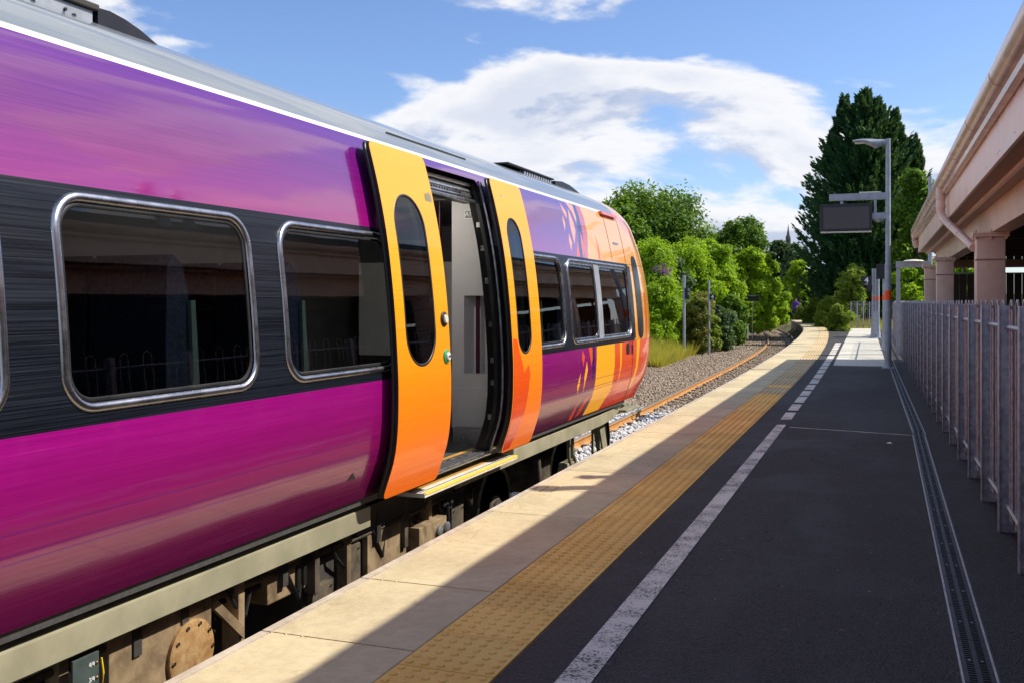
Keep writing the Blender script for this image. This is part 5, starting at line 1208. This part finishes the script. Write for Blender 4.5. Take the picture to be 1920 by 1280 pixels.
q = MB(); q.bbox(-7.74, -7.30, 57.81, 58.19, 0.051, 0.08, 0.01); q.obj('lid', 'galvpost', t)
# litter on the asphalt
q = MB(); q.add([(0.02, 10.45, 0.006), (0.065, 10.44, 0.008), (0.045, 10.49, 0.018), (0.01, 10.48, 0.007)], [(0, 1, 2), (0, 2, 3)])
tag(q.obj('paper_scrap', 'white'), 'small white paper scrap lying on the asphalt by the drain', 'litter')

# ---- distant person at the end of the platform
def person(x, y, z0, h, label):
    V = [(0, 0, 0.52), (0, 0, 0.62), (0, 0, 0.76), (0, 0, 0.83), (0, -0.005, 0.87), (0, -0.01, 0.93), (0, -0.01, 0.985),
         (0.055, 0, 0.48), (0.06, 0.01, 0.27), (0.06, 0.02, 0.03), (0.065, -0.05, 0.015), (-0.055, 0, 0.48), (-0.06, -0.02, 0.27), (-0.065, 0.0, 0.03), (-0.07, -0.07, 0.015),
         (0.10, 0, 0.79), (0.135, 0.01, 0.64), (0.14, -0.03, 0.50), (-0.10, 0, 0.79), (-0.135, 0.01, 0.64), (-0.14, -0.03, 0.50), (0.142, -0.04, 0.46), (-0.142, -0.04, 0.46)]
    E_ = [(0, 1), (1, 2), (2, 3), (3, 4), (4, 5), (5, 6), (0, 7), (7, 8), (8, 9), (9, 10), (0, 11), (11, 12), (12, 13), (13, 14), (2, 15), (15, 16), (16, 17), (2, 18), (18, 19), (19, 20), (17, 21), (20, 22)]
    rad = [.085, .08, .09, .04, .04, .06, .03, .06, .042, .028, .025, .06, .042, .028, .025, .05, .034, .024, .05, .034, .024, .022, .022]
    me = bpy.data.meshes.new('person'); me.from_pydata([(a * h + x, b * h + y, c * h + z0) for a, b, c in V], E_, [])
    o = link('person', me); sk_ = o.modifiers.new('skin', 'SKIN'); o.modifiers.new('sub', 'SUBSURF').levels = 1
    for i, r_ in enumerate(rad): me.skin_vertices[0].data[i].radius = (r_ * h, r_ * h)
    me.skin_vertices[0].data[0].use_root = True
    ev = bpy.data.meshes.new_from_object(o.evaluated_get(bpy.context.evaluated_depsgraph_get()))
    bpy.data.objects.remove(o)
    for m_ in ('purplecloth', 'darkcloth', 'skin', 'signblack'): ev.materials.append(M[m_])
    mi = []
    for p in ev.polygons:
        c = (p.center.z - z0) / h; mi.append(1 if c < 0.50 else (0 if c < 0.845 and not (c < 0.5) else (3 if c > 0.95 or p.center.y > y + 0.02 * h else 2)))
    ev.polygons.foreach_set('material_index', mi); ev.polygons.foreach_set('use_smooth', [True] * len(mi))
    o = link('person', ev); tag(o, label, 'person'); return o
person(-6.42, 79.0, 0.0, 1.62, 'distant person in a purple top at the far end of the platform')

# ================================================================== VEGETATION
def frame_of(n):
    r = rng.normal(size=n.shape); a = np.cross(n, r); a /= np.linalg.norm(a, axis=1, keepdims=True) + 1e-9; b = np.cross(n, a); return a, b
def leaf_quads(C, N, L, Wd, droop=None):
    """rhombic leaves, two triangles folded along the midrib"""
    a, b = frame_of(N); n = len(C)
    if droop is not None: a = a * (1 - droop) + np.array([0, 0, -1.0]) * droop; a /= np.linalg.norm(a, axis=1, keepdims=True)
    L = L[:, None]; Wd = Wd[:, None]
    p0 = C - a * L * 0.5; p2 = C + a * L * 0.5; m = C + N * (0.12 * L)
    p1 = m + b * Wd * 0.5; p3 = m - b * Wd * 0.5
    P = np.stack([p0, p1, p2, p3], 1).reshape(-1, 3); i = 4 * np.arange(n)[:, None]
    F = np.concatenate([i + np.array([[0, 1, 2]]), i + np.array([[0, 2, 3]])], 1).reshape(-1, 3); return P, F
def crown_mesh(lobes, n, size, mat, clump=28, spread=0.16, shell_=0.55, aspect=0.5, droop=None, tonebias=0.0):
    lobes = np.array(lobes, float); vol = (lobes[:, 3] * lobes[:, 4] * lobes[:, 5]) ** (2 / 3); pr = vol / vol.sum()
    nc = max(8, n // clump); li = rng.choice(len(lobes), nc, p=pr); d = rng.normal(size=(nc, 3)); d /= np.linalg.norm(d, axis=1, keepdims=True)
    r = shell_ + (1.02 - shell_) * rng.random(nc) ** 0.6; r *= 0.86 + 0.28 * rng.random(nc)
    CC = lobes[li, :3] + d * lobes[li, 3:6] * r[:, None]
    ci = rng.integers(0, nc, n); R_ = lobes[li[ci], 3:6].mean(1, keepdims=True)
    C = CC[ci] + rng.normal(size=(n, 3)) * spread * np.minimum(R_, 1.6) * np.array([1, 1, 0.8])
    N = d[ci] * 0.7 + rng.normal(size=(n, 3)) * 0.55 + np.array([0, 0, 0.45]); N /= np.linalg.norm(N, axis=1, keepdims=True)
    L = size * (0.6 + 0.8 * rng.random(n)); P, F = leaf_quads(C, N, L, L * aspect, droop)
    tone = np.clip(0.55 * rng.random(nc)[ci] + 0.45 * rng.random(n) + tonebias, 0, 1)
    return np_mesh('crown', P, F, mat, np.repeat(tone, 2))
def trunk_mesh(base, top, r, limbs):
    t = MB(); b = Vector(base); e = Vector(top); mid = b.lerp(e, 0.5) + Vector((0.12 * r * 8 * (rnd.random() - 0.5), 0, 0))
    t.tube([b, mid, e], [r, r * 0.75, r * 0.4], 8)
    for q in limbs:
        s0 = b.lerp(e, 0.45 + 0.5 * rnd.random()); q = Vector(q); t.tube([s0, s0.lerp(q, 0.5) + Vector((0, 0, 0.15 * (q - s0).length)), q], [r * 0.42, r * 0.28, r * 0.10], 6)
    return t
def tree(name, x, y, zb, zt, hw, label, cat, mat, n, size, nl=9, low=0.25, group=None, spread=0.16, depthw=None, clump=28, shell_=0.55, aspect=0.5, droop=None, tonebias=0.0, flat=1.0):
    root = empty(name, (x, y, zb), label, cat, group); H_ = zt - zb; dw_ = depthw or hw; lobes = []; limbs = []
    for k in range(nl):
        u = low + (1 - low) * ((k + 0.5) / nl) ** 0.9; w = math.sin(math.pi * (0.12 + 0.80 * (u - low) / (1 - low + 1e-6))) ** 0.7
        a = k * 2.4 + rnd.random(); rr = hw * (0.34 + 0.2 * rnd.random()) * flat
        lx = x + (hw - rr * 0.85) * w * math.cos(a) * (0.75 + 0.4 * rnd.random()); ly = y + (dw_ - rr * 0.85) * w * math.sin(a); lz = zb + H_ * u - rr * 0.6
        rz_ = min(rr * (0.75 + 0.3 * rnd.random()), H_ * 0.34); lz = min(lz, zt - rz_ * 0.9); lobes.append((lx, ly, lz, rr, rr, rz_)); limbs.append((lx, ly, lz))
    tr_ = trunk_mesh((x, y, zb - 0.1), (x, y, zb + H_ * 0.62), max(0.05, hw * 0.07), limbs); tr_.obj('trunk', 'bark', root, True)
    link('crown', crown_mesh(lobes, n, size, mat, clump, spread, shell_, aspect, droop, tonebias), root); return root
BK = 'bushes on the bank across the track'
def ratio(px): return math.tan(math.atan((px - 960) / 1867) - YAW)
def zpix(py, px, y):
    dep = -ratio(px) * y * math.sin(YAW) + y * math.cos(YAW); return CAMH + (565 - py) / 1867 * dep
def bush(px, y, top, base, hwpx, label, mat, n, size, **k):
    x = ratio(px) * y; dep = -x * math.sin(YAW) + y * math.cos(YAW)
    return tree(k.pop('name', 'bush'), x, y, zpix(base, px, y), zpix(top, px, y), hwpx / 1867 * dep, label, k.pop('cat', 'bush'), mat, n, size, **k)
# back row trees
bush(1222, 64, 352, 560, 104, 'tall loose-crowned green tree rising behind the train nose', 'leaf_mid', 34000, 0.26, name='broadleaf_tree', cat='tree', nl=15, low=0.30, shell_=0.25, spread=0.22, tonebias=-0.08)
bush(1150, 58, 372, 560, 60, 'leafy tree mostly hidden behind the train roof end', 'leaf_mid', 12000, 0.26, name='broadleaf_tree', cat='tree', nl=9, low=0.3, shell_=0.3)
bush(1387, 88, 412, 570, 58, 'round-headed darker green tree left of the church spire', 'leaf_mid', 26000, 0.30, name='broadleaf_tree', cat='tree', nl=14, low=0.22, tonebias=-0.1)
bush(1332, 78, 436, 560, 34, 'small pointed tree between the loose tree and round tree', 'leaf_mid', 9000, 0.26, name='broadleaf_tree', cat='tree', nl=8)
bush(1462, 128, 452, 600, 44, 'dark leafy tree in front of the church spire', 'leaf_dark', 20000, 0.42, name='broadleaf_tree', cat='tree', nl=12, low=0.1)
bush(1502, 118, 462, 600, 36, 'grey-green sunlit tree right below the church spire', 'leaf_blue', 16000, 0.36, name='broadleaf_tree', cat='tree', nl=10, low=0.15)
bush(1498, 104, 488, 602, 28, 'bright lime young tree in front of dark trees at the curve', 'leaf_lime', 10000, 0.28, name='broadleaf_tree', cat='tree', nl=8, low=0.2)
bush(1528, 112, 520, 606, 56, 'dark low thicket beneath the conifer at the curve', 'leaf_dark', 18000, 0.36, nl=10, low=0.05)
bush(1462, 108, 530, 604, 34, 'shaded thicket where the track bends out of sight', 'leaf_dark', 12000, 0.34, nl=8, low=0.05)
# bank bushes, rear rank
bush(1222, 47, 452, 640, 62, 'lime green bush on the bank touching the train nose outline', 'leaf_lime', 30000, 0.16, group=BK, nl=12, low=0.1, spread=0.2)
bush(1293, 51, 448, 635, 58, 'tall lime bush behind the pole with the dark box', 'leaf_lime', 32000, 0.16, group=BK, nl=12, low=0.1, spread=0.2)
bush(1345, 55, 460, 632, 46, 'feathery yellow-green bush behind the small 4 sign', 'leaf_lime', 26000, 0.17, group=BK, nl=11, low=0.1, spread=0.2, tonebias=0.1)
bush(1398, 62, 466, 620, 44, 'leafy fresh green bush behind the wide lineside board', 'leaf_lime', 24000, 0.19, group=BK, nl=11, low=0.1, tonebias=0.15)
bush(1434, 72, 486, 615, 30, 'drooping pale green bush right of the wide lineside board', 'leaf_lime', 18000, 0.20, group=BK, nl=9, low=0.1)
bush(1458, 86, 538, 604, 24, 'small bright bush where the rails curve left', 'leaf_lime', 11000, 0.20, group=BK, nl=7, low=0.1, tonebias=0.15)
bush(1428, 70, 545, 608, 34, 'low bright green bush right of the relay cabinet', 'leaf_lime', 12000, 0.18, group=BK, nl=7, low=0.1, tonebias=0.1)
bush(1262, 49, 478, 630, 40, 'grey-green shrub between the two tall lime bushes', 'leaf_blue', 16000, 0.15, group=BK, nl=8, low=0.1)
# front rank
bush(1238, 43.6, 520, 652, 44, 'russet flecked lime scrub left of the pole with dark box', 'leaf_lime', 22000, 0.12, group=BK, nl=9, low=0.08)
bush(1306, 46, 552, 646, 36, 'russet tinged shrub between the two lineside poles', 'leaf_russet', 18000, 0.13, group=BK, nl=9, low=0.08)
bush(1222, 42.4, 578, 652, 26, 'small fresh green shrub low beside the train nose', 'leaf_lime', 9000, 0.12, group=BK, nl=6, low=0.08)
bush(1372, 51, 552, 640, 34, 'deeper green shrub left of the relay cabinet', 'leaf_mid', 18000, 0.14, group=BK, nl=8, low=0.06)
bush(1352, 49, 575, 642, 28, 'grey-green shrub at the foot of the small 4 sign', 'leaf_blue', 10000, 0.13, group=BK, nl=7, low=0.06)
bush(1262, 55, 452, 630, 44, 'lime bush filling the gap left of the pole with dark box', 'leaf_lime', 20000, 0.16, group=BK, nl=9, low=0.1, spread=0.2)
bush(1322, 58, 450, 625, 40, 'lime bush filling the gap right of the pole with dark box', 'leaf_lime', 18000, 0.17, group=BK, nl=9, low=0.1, spread=0.2)
bush(1416, 66, 474, 615, 36, 'pale lime bush directly above the relay cabinet', 'leaf_lime', 16000, 0.19, group=BK, nl=9, low=0.08, tonebias=0.1)
bush(1268, 45.2, 585, 650, 20, 'low lime tuft at the foot of the pole with dark box', 'leaf_lime', 8000, 0.12, group=BK, nl=6, low=0.06)
bush(1334, 47.5, 590, 648, 22, 'low yellow-green tuft left of the grey-green shrub', 'leaf_willow', 7000, 0.12, group=BK, nl=6, low=0.06)
fl_ = crown_mesh([(ratio(1243) * 45.0, 45.0, zpix(505, 1243, 45), 0.55, 0.4, 0.35)], 260, 0.10, 'flower', 16, 0.12, 0.3)
fr_ = empty('flowering_shrub', (ratio(1243) * 45.0, 45, zpix(560, 1243, 45)), 'patch of purple blossom high in the scrub near the train nose', 'shrub')
link('blossom', fl_, fr_); tk = MB(); tk.tube([(ratio(1243) * 45, 45, zpix(640, 1243, 45)), (ratio(1243) * 45, 45, zpix(505, 1243, 45))], 0.03, 6); tk.obj('stem', 'bark', fr_)
# right-hand side beyond the platform
bush(1721, 60, 318, 590, 46, 'bright broadleaf tree right of the great conifer', 'leaf_mid', 30000, 0.24, name='broadleaf_tree', cat='tree', nl=13, low=0.15, tonebias=0.1)
bush(1706, 42, 498, 600, 36, 'lime bush seen through the grey portal frame', 'leaf_lime', 16000, 0.15, nl=8, low=0.05)
bush(1795, 44, 480, 590, 60, 'leafy bush glimpsed through the slot under the canopy', 'leaf_lime', 14000, 0.2, nl=8, low=0.05)
bush(1598, 57.5, 498, 580, 32, 'young pale-leaved sapling behind the end railing', 'leaf_willow', 7000, 0.16, name='young_tree', cat='tree', nl=9, low=0.3, shell_=0.2, tonebias=0.2)
for (px, y, top, base, hw, lb) in ((1575, 49, 572, 640, 24, 'willowy green bush beside the start of the pale walkway end'), (1556, 57, 558, 628, 30, 'larger willowy bush in the middle of the far planting'), (1530, 66, 562, 618, 26, 'willowy bush where the platform curves away'), (1508, 78, 575, 608, 18, 'small willowy bush nearest the distant person'), (1585, 62, 548, 620, 34, 'tall willowy clump left of the end railing')):
    bush(px, y, top, base, hw, lb, 'leaf_willow', 14000, 0.20, group='willowy bushes beyond the platform', nl=8, low=0.05, aspect=0.22, droop=None, spread=0.22)
# great conifer
def conifer():
    y0 = 68.0; x0 = ratio(1622) * y0; dep = -x0 * math.sin(YAW) + y0 * math.cos(YAW); k = dep / 1867
    zb, zt = -0.3, CAMH + (565 - 170) * k
    root = empty('conifer_tree', (x0, y0, zb), 'huge dark green conifer towering behind the lamp post', 'tree')
    tb = MB(); tb.tube([(x0, y0, zb), (x0 + 0.1, y0, zb + (zt - zb) * 0.5), (x0, y0, zt - 0.4)], [0.45, 0.28, 0.03], 10)
    heads = [(0.0, 0.0, zt, 1.0), (-1.25, 0.3, CAMH + (565 - 178) * k, 0.42), (1.75, -0.3, CAMH + (565 - 212) * k, 0.5), (0.8, 0.3, CAMH + (565 - 186) * k, 0.5), (-1.9, 0.1, CAMH + (565 - 240) * k, 0.45), (2.9, 0.1, CAMH + (565 - 262) * k, 0.45)]
    Cs, Ns, Ls, Ts, Ds = [], [], [], [], []
    nb = 2600
    for i in range(nb):
        if rnd.random() < 0.15:
            hx, hy, hz, sc = heads[rnd.randrange(1, len(heads))]; hgt = hz - (rnd.random() ** 0.8) * 5.0 * sc; u = (hz - hgt) / (5.0 * sc); R0 = 0.12 + 1.35 * sc * u ** 0.8; bx0, by0 = x0 + hx, y0 + hy
        else:
            u = rnd.random() ** 0.62; hgt = zt - u * (zt - zb - 0.6); w = np.interp(u, [0, 0.1, 0.3, 0.5, 0.7, 0.85, 1.0], [0.12, 1.15, 2.45, 3.3, 3.45, 3.2, 2.8]); R0 = w * (0.60 + 0.72 * rnd.random() ** 1.6); bx0, by0 = x0, y0
        a = rnd.random() * 6.2832; d = np.array([math.cos(a), math.sin(a), 0.0]); up = 0.30 + 0.55 * rnd.random()
        m_ = 54; tt = 0.30 + 0.70 * np.sqrt(rng.random(m_)); base = np.array([bx0, by0, hgt - 0.35 * R0])
        pos = base + d * (R0 * tt)[:, None] + np.array([0, 0, 1]) * (up * R0 * tt ** 1.8)[:, None]
        side = np.array([-d[1], d[0], 0]); sp = (1.05 - tt) * 0.45 * max(0.5, R0 * 0.4)
        pos += side * (rng.normal(size=m_) * sp)[:, None] + np.array([0, 0, 1]) * (rng.normal(size=m_) * 0.10)[:, None]
        dirv = d * 0.75 + np.array([0, 0, 0.65]) + side * (rng.normal(size=m_) * 0.35)[:, None]; dirv /= np.linalg.norm(dirv, axis=1, keepdims=True)
        Cs.append(pos); Ds.append(dirv); Ls.append(0.17 + 0.22 * rng.random(m_)); Ts.append(np.clip(0.15 + 0.55 * rnd.random() * np.ones(m_) + 0.3 * (tt - 0.5) + 0.2 * rng.random(m_), 0, 1))
    C = np.concatenate(Cs); D = np.concatenate(Ds); L = np.concatenate(Ls)[:, None]; T = np.concatenate(Ts); n = len(C)
    r = rng.normal(size=C.shape); s = np.cross(D, r); s /= np.linalg.norm(s, axis=1, keepdims=True); nrm = np.cross(D, s)
    p0 = C - D * L * 0.5; p1 = C + s * L * 0.20 + nrm * L * 0.06; p2 = C + D * L * 0.62; p3 = C - s * L * 0.20 + nrm * L * 0.06
    P = np.stack([p0, p1, p2, p3], 1).reshape(-1, 3); i = 4 * np.arange(n)[:, None]; F = np.concatenate([i + np.array([[0, 1, 2]]), i + np.array([[0, 2, 3]])], 1).reshape(-1, 3)
    tb.obj('trunk', 'bark', root, True); link('crown', np_mesh('crown', P, F, 'leaf_conifer', np.repeat(T, 2)), root)
conifer()
# ---- grass along the foot of the bank and beyond the platform
def grass(n):
    y = 36 + 60 * rng.random(n) ** 1.4; d = 4.75 + 2.2 * rng.random(n) ** 1.3; x = np.interp(y, _yy, _ex) - d
    k = n // 5; y[:k] = 55 + 35 * rng.random(k); x[:k] = np.interp(y[:k], _yy, _ex) + 1.5 + 4 * rng.random(k)
    z = np.array([terrain(a, b) for a, b in zip(x, y)]); h = 0.25 + 0.6 * rng.random(n) * (0.5 + 0.5 * np.sin(x * 1.7 + y * 0.9) ** 2); a = rng.random(n) * 6.28; w = 0.012 + 0.012 * rng.random(n)
    lean = 0.35 * rng.normal(size=(n, 2)) * h[:, None]
    p0 = np.stack([x - w * np.cos(a), y - w * np.sin(a), z], 1); p1 = np.stack([x + w * np.cos(a), y + w * np.sin(a), z], 1); p2 = np.stack([x + lean[:, 0], y + lean[:, 1], z + h], 1)
    P = np.stack([p0, p1, p2], 1).reshape(-1, 3); F = np.arange(3 * n).reshape(-1, 3)
    return np_mesh('grass', P, F, 'grass', rng.random(n))
tag(link('grass', grass(100000)), 'dry yellow-green grass along the foot of the bank', 'grass', kind='stuff')

# ================================================================== FAR BUILDINGS
sy = 600.0; sx_ = ratio(1478) * sy; kd = (-ratio(1478) * sy * math.sin(YAW) + sy * math.cos(YAW)) / 1867
cz = lambda py: CAMH + (565 - py) * kd
ch = empty('church_spire', (sx_, sy, 5), 'slender dark stone church spire far beyond the trees', 'church')
hw_ = 4.4 * kd
q = MB(); q.box(sx_ - hw_, sx_ + hw_, sy - hw_, sy + hw_, 5, cz(447)); q.obj('tower', 'stone', ch)
q = MB(); q.lathe((sx_, sy, cz(447)), (0, 0, 1), [(hw_ * 0.98, 0), (hw_ * 0.62, 7 * kd), (hw_ * 0.30, 16 * kd), (0.08, (447 - 421) * kd)], 8); q.obj('spire', 'stone', ch)
for u in (-1, 1):
    q = MB(); q.lathe((sx_ + u * hw_ * 0.85, sy - hw_ * 0.85, cz(447)), (0, 0, 1), [(hw_ * 0.16, 0), (hw_ * 0.16, 1.5 * kd), (0.02, 5 * kd)], 6); q.obj('pinnacle', 'stone', ch)
q = MB(); q.box(sx_ - hw_ * 0.3, sx_ + hw_ * 0.3, sy - hw_ - 0.05, sy - hw_ + 0.1, cz(456), cz(449)); q.obj('belfry_opening', 'signblack', ch)
hy = 150.0; hx = ratio(1452) * hy; hs = empty('distant_house', (hx, hy, 0), 'pale house end glimpsed through trees below the spire', 'house')
z1 = zpix(541, 1452, hy); z2 = zpix(524, 1452, hy)
q = MB(); q.box(hx - 3.0, hx + 1.2, hy, hy + 6, -0.5, z1); q.obj('wall', 'render', hs)
q = MB(); q.add([(hx - 3.2, hy - 0.2, z1), (hx + 1.4, hy - 0.2, z1), (hx + 1.4, hy + 6.2, z1), (hx - 3.2, hy + 6.2, z1), (hx - 3.2, hy + 3, z2 + 0.6), (hx + 1.4, hy + 3, z2 + 0.6)], [(0, 1, 5, 4), (2, 3, 4, 5), (0, 4, 3), (1, 2, 5), (3, 2, 1, 0)]); q.obj('roof', 'galvpost', hs)
q = MB(); q.box(hx - 1.6, hx - 0.6, hy - 0.06, hy + 0.02, z1 - 1.8, z1 - 0.7); q.obj('window', 'signblack', hs)
